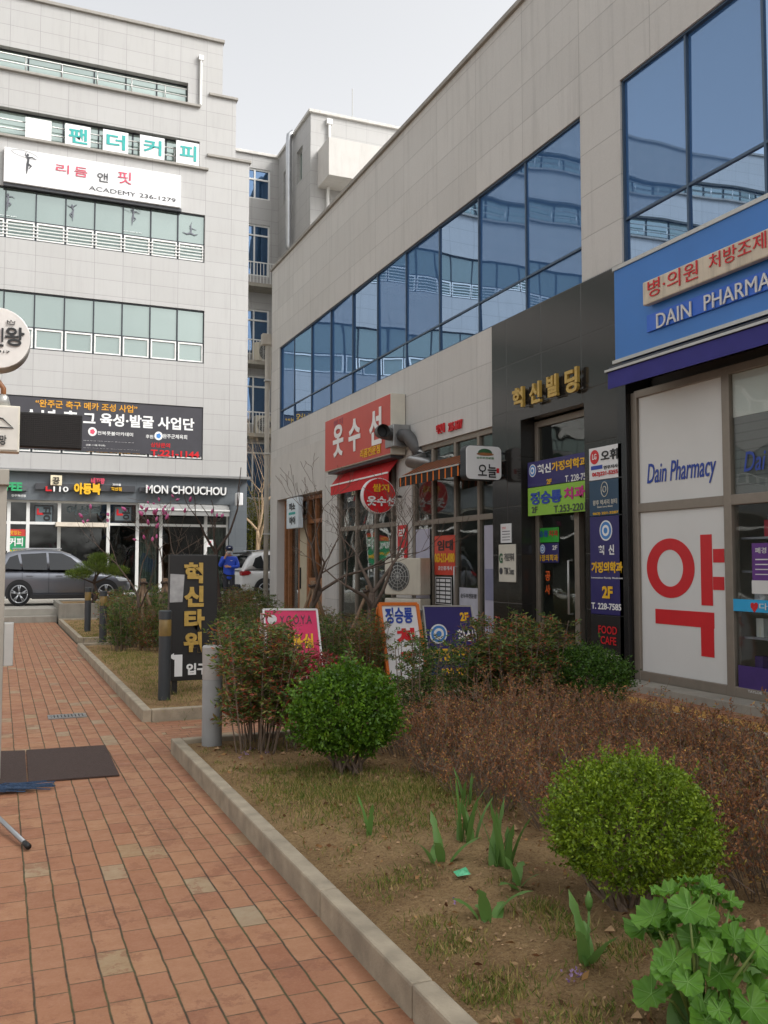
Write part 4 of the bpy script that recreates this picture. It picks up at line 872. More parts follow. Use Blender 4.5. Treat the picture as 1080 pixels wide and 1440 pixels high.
textF(t, '정승룡', (746, 693), (790, 706), m_blue, XS-.003, .003, bold=.04); textF(t, '치과', (793, 686), (823, 700), M('lettering_magenta', '#b8237a', .5), XS-.003, .003, bold=.04); textF(t, '2F', (748, 713), (756, 721), m_grey, XS-.003, .003); textF(t, 'T.253-2201', (779, 711), (824, 717), m_grey, XS-.003, .003, bold=.01)
XD = 7.93
t = rootF('window_sticker', 'bright green dental sticker at the top of the entrance door glass', 'sticker', (741, 742), (787, 763), XD); panelF('sheet', M('sticker_green', '#2c9a2f', .4), t, (742, 744), (786, 762), XD, .004); textF(t, '정승룡', (752, 747), (771, 755), m_blue, XD-.003, .002, bold=.02); textF(t, '치과', (772, 746), (785, 754), m_red, XD-.003, .002, bold=.02)
t = rootF('window_sticker', 'navy clinic sticker under the green one on the entrance door', 'sticker', (741, 765), (787, 790), XD); panelF('sheet', m_navy, t, (742, 765), (786, 791), XD, .004); textF(t, '혁신', (743, 781), (755, 789), m_wht, XD-.003, .002, bold=.02); textF(t, '가정의학과', (756, 780), (785, 789), m_yel, XD-.003, .002, bold=.02); textF(t, '2F', (777, 767), (784, 773), m_wht, XD-.003, .002, bold=.02); seal(t, 763, 772, .07, XD-.002, m_sky, m_sky)
t = rootF('window_sticker', 'orange push lettering on the entrance door glass', 'sticker', (767, 803), (773, 825), XD); textF(t, '공', (767, 803), (774, 817), M('lettering_orange', '#c9561c', .5), XD, .002, bold=.03); textF(t, '사', (767, 822), (774, 836), M('lettering_orange', '#c9561c', .5), XD, .002, bold=.03)
# stack of boards on the right pier of the entrance
XP = 7.6
(ya, _), (yb, _) = FX(829, 700, XP), FX(875, 700, XP)
def pierboard(label, z_top_px, z_bot_px, mat):
    za, zb = FX(829, z_top_px, XP)[1], FX(829, z_bot_px, XP)[1]
    t = thing('sign', label, 'sign', (XP, (ya+yb)/2, zb), 'boards on the entrance pier'); BX('board', mat, t, XP, XP+.045, yb, ya, zb+.004, za-.004, bevel=.004); return t
t = pierboard('white cosmetics board with red round logo, topmost on the entrance pier', 631, 677, m_sw)
yy, zz = FX(836, 643, XP-.003)
MB().prism([(yy+.1*math.cos(a), zz+.1*math.sin(a)) for a in np.linspace(0, 2*math.pi, 24)[:-1]], 'x', XP-.005, XP-.001).build('emblem', m_red, t); textF(t, 'LG', (833, 639), (839, 646), m_wht, XP-.006, .002, bold=.02)
textF(t, '오휘', (845, 634), (869, 645), m_blk, XP-.003, .003, bold=.03); textF(t, '연우지사', (849, 655), (869, 657), m_blk, XP-.003, .003, bold=.02); textF(t, '063)221-5255', (833, 665), (869, 667), m_red, XP-.003, .003, bold=.03); panelF('print', m_blue, t, (831, 656), (847, 659), XP-.003, .002)
t = pierboard('dark teal beauty board with a pale oval crest on the entrance pier', 677, 727, M('board_teal', '#24435c', .4, .06, 2))
yy, zz = FX(850, 688, XP-.003); g = MB(); g.tube([(XP-.004, yy+.075*math.cos(a), zz+.1*math.sin(a)) for a in np.linspace(0, 2*math.pi, 25)], .006, 5); g.tube([(XP-.004, yy+.035*math.cos(a), zz+.04*math.sin(a)) for a in np.linspace(0, 2*math.pi, 17)], .006, 5); g.build('emblem', m_cream, t, True)
textF(t, '왕후 럭셔리 뷰티', (834, 706), (868, 706), m_cream, XP-.003, .002) if False else textF(t, '왕후 럭셔리 뷰티', (834, 704), (868, 708), m_cream, XP-.003, .002); textF(t, 'Queen Luxury Beauty', (840, 712), (862, 713), m_cream, XP-.003, .002); textF(t, '063) 221-3287', (834, 721), (870, 722.5), m_yel, XP-.003, .002, bold=.03)
t = pierboard('tall navy clinic board with round seal and yellow lettering on the entrance pier', 727, 863, m_navy)
seal(t, 852, 746, .14, XP-.002, m_sky, m_sky); textF(t, '혁', (842, 767), (850, 780), m_wht, XP-.003, .003, bold=.03); textF(t, '신', (856, 766), (864, 780), m_wht, XP-.003, .003, bold=.03); textF(t, '가정의학과', (832, 790), (876, 806), m_yel, XP-.003, .003, bold=.04); textF(t, 'Innovation Family Medicine', (832, 811), (876, 815), m_wht, XP-.003, .002); textF(t, '2F', (847, 824), (862, 842), m_yel, XP-.003, .003, bold=.04); textF(t, 'T. 228-7585', (832, 847), (874, 859), m_wht, XP-.003, .003, bold=.02)
t = pierboard('black food cafe board with red lettering, lowest on the entrance pier', 863, 935, M('board_black', '#1b1a1b', .4))
textF(t, 'FOOD', (842, 879), (868, 893), m_red, XP-.003, .003); textF(t, 'CAFE', (845, 894), (867, 908), m_red, XP-.003, .003); textF(t, '개밥천국', (842, 917), (872, 933), m_cream, XP-.003, .003, bold=.03)
# lightbox on the timber shop front
t = thing('light_box', 'small white light box with black and teal lettering on the timber shop front', 'sign', (7.7, 25.3, 2.9)); (ya, za), (yb, zb) = FX(403, 702, 7.6), FX(419, 742, 7.6)
BX('box', M('lightbox_pale', '#cbd6dc', .4), t, 7.6, 7.75, yb, ya, zb, za, bevel=.01); textF(t, '미소', (407, 708), (415, 717), m_blk, 7.597, .003, bold=.04); panelF('print', m_teal, t, (406, 721), (415, 723), 7.597, .003); textF(t, '아이', (407, 727), (415, 737), m_blk, 7.597, .003, bold=.04)
# outdoor units in front of the alteration shop
outdoor_unit((7.33, 16.2, 1.0), R(-62), 'upper beige outdoor unit beside the shop door under the exhaust duct', 1.05)
outdoor_unit((7.33, 16.2, .22), R(-62), 'lower beige outdoor unit standing beside the shop door under another unit', 1.05)
BX('unit_stand', m_alul, None, 7.05, 7.6, 15.85, 16.6, .0, .2); bpy.data.objects['unit_stand']['label'] = 'low metal stand carrying two stacked outdoor units'; bpy.data.objects['unit_stand']['category'] = 'stand'

# ================================================================ STREET OBJECTS
# pylon sign with gold lettering
ty = 10.85; py_ = thing('pylon_sign', 'black vertical sign with gold Korean letters and a white arrow, standing by the path', 'sign', (2.1, ty, .1))
(xa, za), (xb, zb) = LY(239, 780, ty), LY(304.5, 955, ty); m_pyl = M('black_board', '#1a1918', .45, .12, 4)
BX('board', m_pyl, py_, xa, xb, ty, ty+.12, zb, za, bevel=.006)
for px_ in (246, 299): x = LY(px_, 960, ty)[0]; BX('post', m_pyl, py_, x-.03, x+.03, ty+.02, ty+.1, .05, zb)
for ch, a, b in (('혁', (259, 791), (285, 820)), ('신', (259, 824), (286, 853)), ('타', (259, 857), (287, 886)), ('워', (258, 889), (283, 917))): textL(py_, ch, a, b, m_gold, ty-.004, .02, bold=.05)
g = MB(); (x0, z0), (x1, z1) = LY(236.5, 919, ty), LY(256, 951, ty); wd = x1-x0
g.prism([(x0, z1+(z0-z1)*.86), (x0+wd*.4, z0), (x0+wd*.4, z1+(z0-z1)*.93), (x1, z1+(z0-z1)*.93), (x1, z1), (x0+wd*.45, z1), (x0+wd*.45, z1+(z0-z1)*.75), (x0+wd*.4, z1+(z0-z1)*.72)], 'y', ty-.008, ty); g.build('arrow', m_wht, py_)
textL(py_, '입구', (262, 933), (292, 948), m_wht, ty-.004, .006, bold=.04)
st_ = rootL('sticker', 'peeling pale grey sheet stuck over the edge of the black sign', 'sticker', (239, 806), (259, 848), ty-.004)
(xa, za), (xb, zb) = LY(239, 807, ty), LY(259, 847, ty); MB().prism([(xa, zb), (xb-.02, zb+.005), (xb, za-.01), (xa+.005, za)], 'y', ty-.006, ty-.001).build('sheet', M('peeled_grey', '#9d9d9c', .7, .25, 8), st_)
# bollards
bo = thing('bollard', 'pale grey cylindrical bollard light at the corner of the near planting bed', 'bollard', (1.68, 7.62, .08))
c0 = (1.66, 7.62, .08); bh = LY(287, 908, 7.62)[1]-.08; m_bol = M('bollard_grey', '#8d8d8b', .5, .06, 6, dirt=.4)
MB().lathe(c0, [(.083, 0), (.083, bh*.66), (.08, bh*.665), (.08, bh*.67)], 28).build('shaft', m_bol, bo, 'auto'); MB().lathe(c0, [(.083, bh*.67), (.083, bh*.8), (.079, bh*.805), (.083, bh*.81), (.086, bh*.985), (.075, bh), (.0, bh)], 28).build('cap', M('bollard_pale', '#a3a19d', .5, .08, 6, dirt=.4), bo, 'auto')
def dark_bollard(x, y, label):
    t = thing('bollard', label, 'bollard', (x, y, .06), 'dark bollard lights with amber bands')
    MB().lathe((x, y, .06), [(.07, 0), (.07, .72)], 24).build('shaft', M('bollard_dark', '#34383b', .5, .1, 6), t, 'auto'); MB().lathe((x, y, .06), [(.066, .72), (.07, .74), (.07, .9), (.066, .91)], 24).build('lamp_band', M('amber_band', '#7c6638', .4, .2, 12), t, 'auto'); MB().lathe((x, y, .06), [(.074, .91), (.074, 1.0), (.06, 1.01), (0, 1.01)], 24).build('cap', M('bollard_dark', '#34383b', .5, .1, 6), t, 'auto')
dark_bollard(1.76, 10.6, 'dark bollard with amber band standing just beside the black vertical sign')
dark_bollard(1.9, 18.7, 'dark bollard with amber band by the cross path, nearer of the far pair'); dark_bollard(1.86, 21.6, 'dark bollard with amber band farthest along the path by the steps')
# free-standing advertising boards
def lean_board(name, label, tl, tr, br_, bl, y, mat, fmat, fw=.035, lean=.18):
    t = rootL(name, label, 'sign', tl, br_, y)
    P = [LY(*p, y) for p in (bl, br_, tr, tl)]; h = P[3][1]-P[0][1]
    def pt(i, d=0): x, z = P[i]; return (x, y+d+lean*(z-P[0][1])/h, z)
    q = [pt(i) for i in range(4)]; r = [pt(i, .03) for i in range(4)]
    MB().add(q+r, [(0, 1, 2, 3), (7, 6, 5, 4), (0, 4, 5, 1), (1, 5, 6, 2), (2, 6, 7, 3), (3, 7, 4, 0)]).build('panel', mat, t)
    f = MB()
    for i in range(4): a, b = Vector(q[i]), Vector(q[(i+1) % 4]); f.tube([a, b], fw, 4)
    f.build('frame', fmat, t)
    g = MB(); 
    for i in (0, 1):
        a = Vector(q[3-i]); b = Vector((q[i][0], y+lean+.45, .05)); g.tube([a+Vector((0, .05, -.05)), b], .02, 4); g.tube([Vector(q[i]), Vector((q[i][0], q[i][1], .05))], .02, 4)
    g.build('legs', fmat, t)
    def txt(s, a, b, m_, **k):
        (xa_, za_), (xb_, zb_) = LY(*a, y), LY(*b, y); u = Vector((0, lean, h)).normalized(); zc = zb_
        lettering(t, s, m_, (xa_, y+lean*(zc-P[0][1])/h-.004, zc), (1, 0, 0), u, xb_-xa_, za_-zb_, .004, **k)
    return t, txt
t, tx = lean_board('advertising_board', 'bright pink leaning board with yellow lettering behind the red-leaved shrubs', (376, 858), (452, 858), (457, 978), (382, 980), 10.1, M('board_pink', '#cf2a5e', .4, .08, 4), m_sw, .016)
tx('Y.G.O.Y.A', (399, 867), (444, 878), m_grey, bold=.0); tx('미용실', (398, 893), (445, 912), m_yel, bold=.04); tx('할인중', (386, 902), (415, 924), m_yel, bold=.04); tx('커트', (392, 925), (420, 945), m_yel, bold=.04); tx('펌 염색', (405, 950), (446, 972), m_wht, bold=.03)
x, z = LY(387.5, 872, 10.1); MB().prism([(x+.055*math.cos(a), z+.055*math.sin(a)) for a in np.linspace(0, 2*math.pi, 20)[:-1]], 'y', 10.1+.14, 10.1+.146).build('emblem', m_sw, t)
t, tx = lean_board('advertising_board', 'white dental board in an orange frame standing among the shrubs', (541, 850), (594, 850), (603, 970), (548, 970), 10.9, m_sw, M('frame_orange', '#cc6a22', .5, .1), .03)
tx('정승룡', (548, 855), (587, 877), m_blue, bold=.03); tx('치', (562, 884), (588, 907), m_red, bold=.06); tx('과', (565, 915), (592, 940), m_red, bold=.06)
t, tx = lean_board('advertising_board', 'navy clinic board with a round seal standing among the shrubs', (603, 853), (671, 853), (679, 962), (606, 962), 10.9, m_navy, m_alul, .014)
tx('2F', (654, 862), (666, 874), m_yel, bold=.04); tx('혁신', (648, 886), (671, 902), m_wht, bold=.03); tx('가정의학과', (612, 912), (676, 928), m_yel, bold=.04); tx('228-7585', (622, 940), (665, 957), m_yel, bold=.04)
x, z = LY(621, 892, 10.9)
for rr, d, m_ in ((.13, .0, m_wht), (.11, .004, m_sky), (.075, .008, m_wht), (.04, .012, m_sky)): MB().prism([(x+rr*math.cos(a), z+rr*math.sin(a)) for a in np.linspace(0, 2*math.pi, 24)[:-1]], 'y', 10.9+.09-d, 10.9+.096-d).build('emblem', m_, t)
# left edge: pole, round sign, arrow sign and LED board
po = thing('sign_pole', 'slim grey square pole with a cap at the edge of the path', 'pole', (.0, 7.45, 0)); m_pole = M('pole_grey', '#99948a', .5, .06, 5, metal=.3)
x = LY(11, 690, 7.4)[0]; BX('shaft', m_pole, po, x-.09, x-.005, 7.4, 7.5, 0, 2.2, bevel=.004); BX('cap', m_pole, po, x-.14, x+.008, 7.36, 7.54, 2.19, 2.31, bevel=.006); (xa, za), (xb, zb) = LY(11, 875, 7.5), LY(15.5, 935, 7.5); BX('switch_box', m_alul, po, x-.005, xb+.012, 7.42, 7.5, zb, za, bevel=.004)
sp_ = thing('sign_mast', 'post outside the picture edge carrying the round sign and the arrow sign', 'pole', (-.42, 8.1, 0)); MB().tube([(-.42, 8.1, 0), (-.42, 8.1, 4.0)], .05, 12).tube([(-.42, 8.1, 3.45), (-.2, 8.1, 3.45)], .03, 8).tube([(-.42, 8.1, 2.72), (-.2, 8.1, 2.72)], .03, 8).build('post', m_pole, sp_, True)
MB().tube([(-.2, 8.1, 3.15), (-.05, 8.1, 3.12), (0.0, 8.1, 3.05), (.0, 8.1, 2.95)], .022, 8).build('lamp_arm', m_wood, sp_, True); MB().lathe((.0, 8.1, 2.9), [(.06, 0), (.04, .08), (.02, .1)], 12).build('lamp_shade', m_alul, sp_, True)
kg = thing('sign', 'round white projecting sign with black brush lettering and a small crown', 'sign', (0, 8, 3.2)); (cx_, cz_) = (LY(0, 475, 8)[0]-.02, LY(0, 475, 8)[1]); r_ = LY(44, 475, 8)[0]-cx_
dk = [(cx_+r_*math.cos(a), cz_+r_*math.sin(a)) for a in np.linspace(0, 2*math.pi, 49)[:-1]]
MB().prism(dk, 'y', 8.02, 8.22).build('drum', m_alul, kg, bevel=.01); MB().prism([(cx_+(x-cx_)*.97, cz_+(z-cz_)*.97) for x, z in dk], 'y', 8.0, 8.02).build('face', M('sign_cream_white', '#cfcbc6', .4), kg, bevel=.004)
textL(kg, '왕', (7, 459), (34, 488), m_blk, 7.997, .006, bold=.02); textL(kg, '치킨', (-34, 458), (5, 488), m_blk, 7.997, .006, bold=.02); textL(kg, '262-6317', (-30, 490), (14, 497), m_blk, 7.997, .004, bold=.02)
g = MB(); (x, z) = LY(15.5, 456, 7.99); g.tube([(x-.03, 7.99, z+.03), (x-.025, 7.99, z), (x+.025, 7.99, z), (x+.03, 7.99, z+.03), (x+.012, 7.99, z+.015), (x, 7.99, z+.035), (x-.012, 7.99, z+.015), (x-.03, 7.99, z+.03)], .004, 4); g.build('emblem', m_blk, kg)
ar = thing('sign', 'beige framed box sign with a black arrow at the edge of the photo', 'sign', (0, 8, 2.5)); (xa, za), (xb, zb) = LY(-40, 567, 8), LY(27, 636, 8)
BX('box', m_cream, ar, xa, xb, 8.0, 8.15, zb, za, bevel=.006); BX('face', M('sign_face_grey', '#c4c0b8', .4), ar, xa+.015, xb-.015, 7.99, 8.0, zb+.015, za-.015)
(x, z) = LY(0, 597, 7.985); g = MB(); g.tube([(x-.05, 7.985, z-.022), (x+.1, 7.985, z-.022), (x+.02, 7.985, z+.05), (x-.05, 7.985, z+.06)], .006, 4); g.build('arrow', m_blk, ar); textL(ar, '희망', (-12, 611), (9, 626), m_blk, 7.985, .004, bold=.02)
led = thing('led_board', 'black LED matrix board beside the beige arrow sign', 'led board', (.35, 8.2, 2.5)); (xa, za), (xb, zb) = LY(24, 578, 8.2), LY(115, 632, 8.2)
BX('housing', M('led_housing', '#0d0c0c', .6), led, xa, xb, 8.2, 8.28, zb, za, bevel=.006); g = MB()
for i in range(1, 30): xx = xa+(xb-xa)*i/30; g.box(xx-.003, xx+.003, 8.194, 8.2, zb+.01, za-.01)
for i in range(1, 18): zz = zb+(za-zb)*i/18; g.box(xa+.01, xb-.01, 8.193, 8.199, zz-.003, zz+.003)
g.build('louvre_grid', M('led_grid', '#1f1b1a', .7), led)
MB().tube([(-.42, 8.25, 2.75), (xa+.05, 8.25, 2.75)], .02, 8).build('bracket', m_pole, led)
# door mats, mop, grate
m_mat = M('mat_brown', '#4a3a34', .95, .12, 40, bump=1.0, bscale=300)
def mat_(label, pts):
    t = MB().prism([GZ(*p) for p in pts], 'z', .004, .016).build('door_mat', m_mat, bevel=.003); tag(t, label, 'door mat', 'brown door mats on the brick path')
mat_('whole brown coir door mat lying on the brick path', [(40, 1102), (168, 1092), (148, 1050), (37, 1057)]); mat_('brown coir door mat cut by the photo edge beside the whole mat', [(-60, 1106), (38, 1103), (35, 1057.5), (-50, 1060)])
g = MB(); (x0, y0), (x1, y1) = GZ(70, 1012), GZ(122, 1003); tg = thing('drain_grate', 'small grey metal drain grate set in the brick path', 'drain grate', (.7, 10.2, 0))
fr = MB(); fr.box(.5, .88, 10.06, 10.09, .002, .012); fr.box(.5, .88, 10.27, 10.3, .002, .012); fr.box(.5, .53, 10.09, 10.27, .002, .012); fr.box(.85, .88, 10.09, 10.27, .002, .012); fr.build('frame', m_duct, tg)
for k in range(9): g.box(.535+k*.035, .557+k*.035, 10.09, 10.27, .002, .010)
g.build('bars', m_duct, tg); BX('pit_shade_sheet', m_black, tg, .53, .85, 10.09, 10.27, .001, .003)  # flat black sheet between the bars imitates the unlit depth below
mp_ = thing('mop', 'blue string mop head and grey handle lying at the edge of the brick path', 'mop', (-.1, 6.6, 0)); g = MB(); bc = GZ(-25, 1118)
for k in range(60):
    a = rng.normal(0, .35); l = rng.uniform(.1, .4)*(1 if abs(a) < .5 else .6); b0 = (bc[0]+rng.normal(0, .02), bc[1]+rng.normal(0, .03), .03)
    e = (bc[0]+.1+l*math.cos(a), bc[1]+l*.35*math.sin(a)*2, .015+rng.random()*.02); mdl = ((b0[0]+e[0])/2, (b0[1]+e[1])/2+rng.normal(0, .015), .03+rng.random()*.02); g.tube([b0, mdl, e], .005, 4)
g.build('mop_head', M('mop_blue', '#33465f', .95, .4, 60), mp_)
sk_ = thing('broom_handle', 'grey metal handle end with a dark cap lying on the brick path', 'handle', (.1, 5.6, 0)); a, b = GZ(40, 1197), GZ(-60, 1120); A = Vector((*a, .025)); B = Vector((*b, .12)); d_ = (B-A).normalized(); MB().cyl(A+d_*.07, B, .014, 12).build('shaft', m_duct, sk_, True); MB().tube([A, A+d_*.07], [.017, .016], 12).build('cap', m_black, sk_, True)
# planter box
pb = thing('planter_box', 'pale concrete planter box beside the steps at the end of the path', 'planter', (1.9, 26.9, 0)); g = MB()
g.box(1.52, 1.64, 26.3, 29.2, 0, .52); g.box(1.64, 4.2, 26.3, 26.42, 0, .519); g.box(4.2, 4.3, 26.3, 29.2, 0, .518); g.box(1.64, 4.2, 29.1, 29.2, 0, .517); g.build('wall', m_conc, pb, bevel=.01); BX('earth', m_soil, pb, 1.64, 4.2, 26.42, 29.1, 0, .47)
wr = thing('litter', 'crumpled green wrapper lying on the soil between the tulips', 'litter', (2.0, 4.0, .1)); x, y = GZ(650, 1243, .11); gz = ground_z(x, y)
MB().add([(x-.035, y-.02, gz+.015), (x+.03, y-.03, gz+.02), (x+.035, y+.03, gz+.035), (x-.03, y+.035, gz+.02), (x, y, gz+.038)], [(0, 1, 4), (1, 2, 4), (2, 3, 4), (3, 0, 4)]).build('wrapper', M('wrapper_green', '#4fae7d', .4, .3, 60), wr)

# ================================================================ PLANTS
def leaf_mesh(name, P, D, L, W, mat, parent=None, fold=.15, seed=0):
    """many small diamond leaves: base points P, directions D (n x 3 arrays), lengths and widths"""
    r = np.random.default_rng(seed); n = len(P)
    D = D/np.maximum(np.linalg.norm(D, axis=1, keepdims=True), 1e-6)
    q = r.normal(size=(n, 3)); S = np.cross(D, q); S /= np.maximum(np.linalg.norm(S, axis=1, keepdims=True), 1e-6); U = np.cross(S, D)
    L = np.broadcast_to(np.asarray(L, float), (n,))[:, None]; W = np.broadcast_to(np.asarray(W, float), (n,))[:, None]
    V = np.stack([P, P+D*L*.45+S*W*.5+U*W*fold, P+D*L, P+D*L*.45-S*W*.5+U*W*fold], axis=1).reshape(-1, 3)
    off = np.array(origin(parent)); V = V-off
    me = bpy.data.meshes.new(name); me.vertices.add(4*n); me.vertices.foreach_set('co', V.astype(np.float32).ravel())
    me.loops.add(4*n); me.loops.foreach_set('vertex_index', np.arange(4*n, dtype=np.int32))
    me.polygons.add(n); me.polygons.foreach_set('loop_start', np.arange(0, 4*n, 4, dtype=np.int32)); me.polygons.foreach_set('loop_total', np.full(n, 4, np.int32))
    me.update(calc_edges=True); me.materials.append(mat)
    o = bpy.data.objects.new(name, me); C.objects.link(o)
    if parent: o.parent = parent
    return o
l_box = leafm('boxwood_leaves', [(0, '#2f4a14'), (.3, '#43641a'), (.6, '#587c1f'), (.85, '#6f9428'), (.95, '#8aa536'), (1, '#7d6a2c')], .4, .28, patch=9)
l_boxd = leafm('boxwood_leaves_olive', [(0, '#3d4f12'), (.3, '#5b7319'), (.6, '#779022'), (.85, '#92aa2f'), (.96, '#a8ba44'), (1, '#8a5e2a')], .4, .28, patch=11)
l_boxr = leafm('boxwood_leaves_dark', [(0, '#2a4416'), (.5, '#40611f'), (1, '#5c7d2c')], .4, .25)
l_az = leafm('azalea_leaves', [(0, '#6b4634'), (.3, '#8f5f44'), (.55, '#a5714c'), (.75, '#ba8850'), (.86, '#7d4632'), (.93, '#74803a'), (1, '#d0a058')], .7, .25)
l_nan = leafm('nandina_leaves', [(0, '#36491f'), (.3, '#50682c'), (.55, '#6a7a36'), (.66, '#7f5236'), (.8, '#a04434'), (.92, '#6a8636'), (1, '#a85a3c')], .45, .25)
l_nang = leafm('nandina_leaves_green', [(0, '#2b431f'), (.4, '#48662a'), (.75, '#608036'), (.9, '#7d6a3c'), (1, '#8c7a42')], .45, .25)
l_nanr = leafm('nandina_leaves_red', [(0, '#7b2a2c'), (.3, '#9f2f36'), (.5, '#6a3a2a'), (.7, '#b83a44'), (.85, '#5c6430'), (1, '#c8444e')], .45, .3)
m_twig = M('twig_brown', '#756455', .85, .25, 30); m_bark = M('bark_grey', '#5e5046', .9, .25, 14, bump=.4, bscale=60); m_barkd = M('bark_dark', '#42352d', .9, .25, 14, bump=.4, bscale=60); m_stake = M('stake_wood', '#7d6650', .85, .25, 12, bump=.3)
def lump(dirs, seed, amp=.12, k=7, sharp=9):
    r = np.random.default_rng(seed); out = np.ones(len(dirs))
    for _ in range(k):
        c = r.normal(size=3); c /= np.linalg.norm(c); out += amp*r.uniform(-.9, 1)*np.exp(-(1-dirs@c)*sharp)
    return out
def boxwood(c, rx, rz, ns, leaf, mat, label, seed, base_z, taper=1.0):
    t = thing('boxwood_bush', label, 'bush', (c[0], c[1], base_z), 'clipped round boxwood bushes')
    r = np.random.default_rng(seed)
    d = r.normal(size=(ns, 3)); d /= np.linalg.norm(d, axis=1, keepdims=True)
    d = d[d[:, 2] > -.8]; sc = lump(d, seed, .17, 40, 34); d = d*np.where(d[:, 2:3] < 0, np.array([1, 1, 1.0])*np.array([1, 1, 1])*(1+.28*taper*d[:, 2:3]), 1.0)
    sprout = 1+.16*(r.random(len(d)) < .2)*r.random(len(d))+.2*(r.random(len(d)) < .035)
    rad = np.where(r.random(len(d)) < .75, r.uniform(.84, 1.0, len(d)), r.uniform(.5, .84, len(d)))*sc*sprout
    base = np.array(c)+d*rad[:, None]*np.array([rx, rx, rz])
    per = 9; P = []; D = []
    up = np.array([0, 0, .55])
    ax = d+up+r.normal(0, .4, d.shape); ax /= np.linalg.norm(ax, axis=1, keepdims=True)
    for k in range(per):
        P.append(base+ax*(k*leaf*.42-leaf*1.5)); D.append(ax*.55+r.normal(0, .75, d.shape))
    P = np.concatenate(P); D = np.concatenate(D)
    leaf_mesh('foliage', P, D, r.uniform(.7, 1.25, len(P))*leaf, r.uniform(.45, .62, len(P))*leaf, mat, t, .12, seed)
    s = MB()
    for k in range(26):
        dd = r.normal(size=3); dd[2] = abs(dd[2])*.9-.25; dd /= np.linalg.norm(dd); e = np.array(c)+dd*np.array([rx, rx, rz])*.85
        b = (c[0]+r.normal(0, .05), c[1]+r.normal(0, .05), base_z-.03); m_ = (np.array(b)+e)/2+r.normal(0, .03, 3); s.tube([b, m_, e], [.012, .008, .003], 5)
    s.build('stems', m_twig, t); return t
boxwood((2.32, 6.18, .49), .365, .36, 2500, .031, l_box, 'bright green round clipped bush by the bare soil in front of the red-leaved shrubs', 3, .1, 1.4)
boxwood((2.55, 3.29, .44), .355, .30, 3900, .0185, l_boxd, 'yellow-green round clipped bush nearest the camera beside the large leafy plant', 5, .1)
boxwood((5.3, 7.6, .42), .50, .36, 2400, .03, l_boxr, 'green low round bush in front of the black food cafe board', 8, .1)
# azalea bushes: dense brown twigs with withered leaves
def azalea(seed, h=.42, rad=.42):
    t = thing('azalea_bush', 'brown', 'bush', (0, 0, 0), 'withered brown azalea bushes of the near bed'); r = np.random.default_rng(seed)
    s = MB(); P = []; D = []
    for k in range(92):
        a = r.uniform(0, 2*math.pi); q = math.sqrt(r.random())*rad; x, y = q*math.cos(a), q*math.sin(a)
        hh = h*(r.uniform(.5, 1.05) if r.random() < .86 else r.uniform(1.05, 1.4))*(1-.3*(q/rad)**2); b = np.array([x*.55, y*.55, -.03]); m_ = np.array([x*.8+r.normal(0, .03), y*.8+r.normal(0, .03), hh*.5]); e = np.array([x+r.normal(0, .05), y+r.normal(0, .05), hh])
        s.tube([b, m_, e], [.0035, .0028, .0012], 3, False)
        for j in range(4):
            f0 = r.uniform(.35, .9); p = m_+(e-m_)*f0 if f0 > .5 else b+(m_-b)*(f0*2); g = p+np.array([r.normal(0, .06), r.normal(0, .06), r.uniform(.04, .14)]); s.tube([p, g], [.002, .001], 3, False)
            for i in range(7): P.append(p+(g-p)*r.uniform(.3, 1.05)); D.append(r.normal(0, .8, 3)+np.array([0, 0, .5]))
        for i in range(9): P.append(e+r.normal(0, .012, 3)-np.array([0, 0, r.uniform(0, .08)])); D.append(r.normal(0, .8, 3)+np.array([0, 0, .7]))
    P = np.array(P); D = np.array(D)
    s.build('twigs', m_twig, t, fix=False); leaf_mesh('foliage', P, D, r.uniform(.014, .03, len(P)), r.uniform(.007, .013, len(P)), l_az, t, .2, seed); return t
az = [azalea(21), azalea(22), azalea(23)]
azp = [(3.0, 6.6), (3.55, 6.9), (4.1, 7.0), (4.7, 6.95), (5.3, 6.9), (2.95, 5.85), (3.45, 6.15), (4.0, 6.3), (4.6, 6.25), (5.2, 6.2), (2.9, 5.1), (3.35, 5.4), (3.85, 5.6), (4.45, 5.55), (5.05, 5.5), (3.05, 4.4), (3.6, 4.75), (4.2, 4.85), (4.8, 4.8), (5.4, 4.7), (3.35, 3.9), (3.9, 4.15), (4.5, 4.15), (5.1, 4.05), (3.3, 3.2), (3.85, 3.5), (4.4, 3.45), (3.2, 2.55), (3.75, 2.8)]
def where(x, y):
    row = 'front' if x < 3.4 else ('middle' if x < 4.7 else 'pavement side'); dep = 'far' if y > 6.4 else ('central' if y > 5 else ('near' if y > 3.6 else 'nearest'))
    return row, dep
for i, (x, y) in enumerate(azp):
    o = az[i] if i < 3 else copy_tree(az[i % 3]); row, dep = where(x, y)
    place(o, (x, y, .1), rng.uniform(0, 6.28), float(rng.uniform(.8, 1.12)*(.72 if x > 4.9 else 1)), 'withered azalea bush in the %s part of the thicket, %s' % (dep, {'front': 'along the bare soil', 'middle': 'in its middle', 'pavement side': 'along the pavement'}[row]))
    o['group'] = 'withered brown azalea bushes, %s %s' % (dep, row)
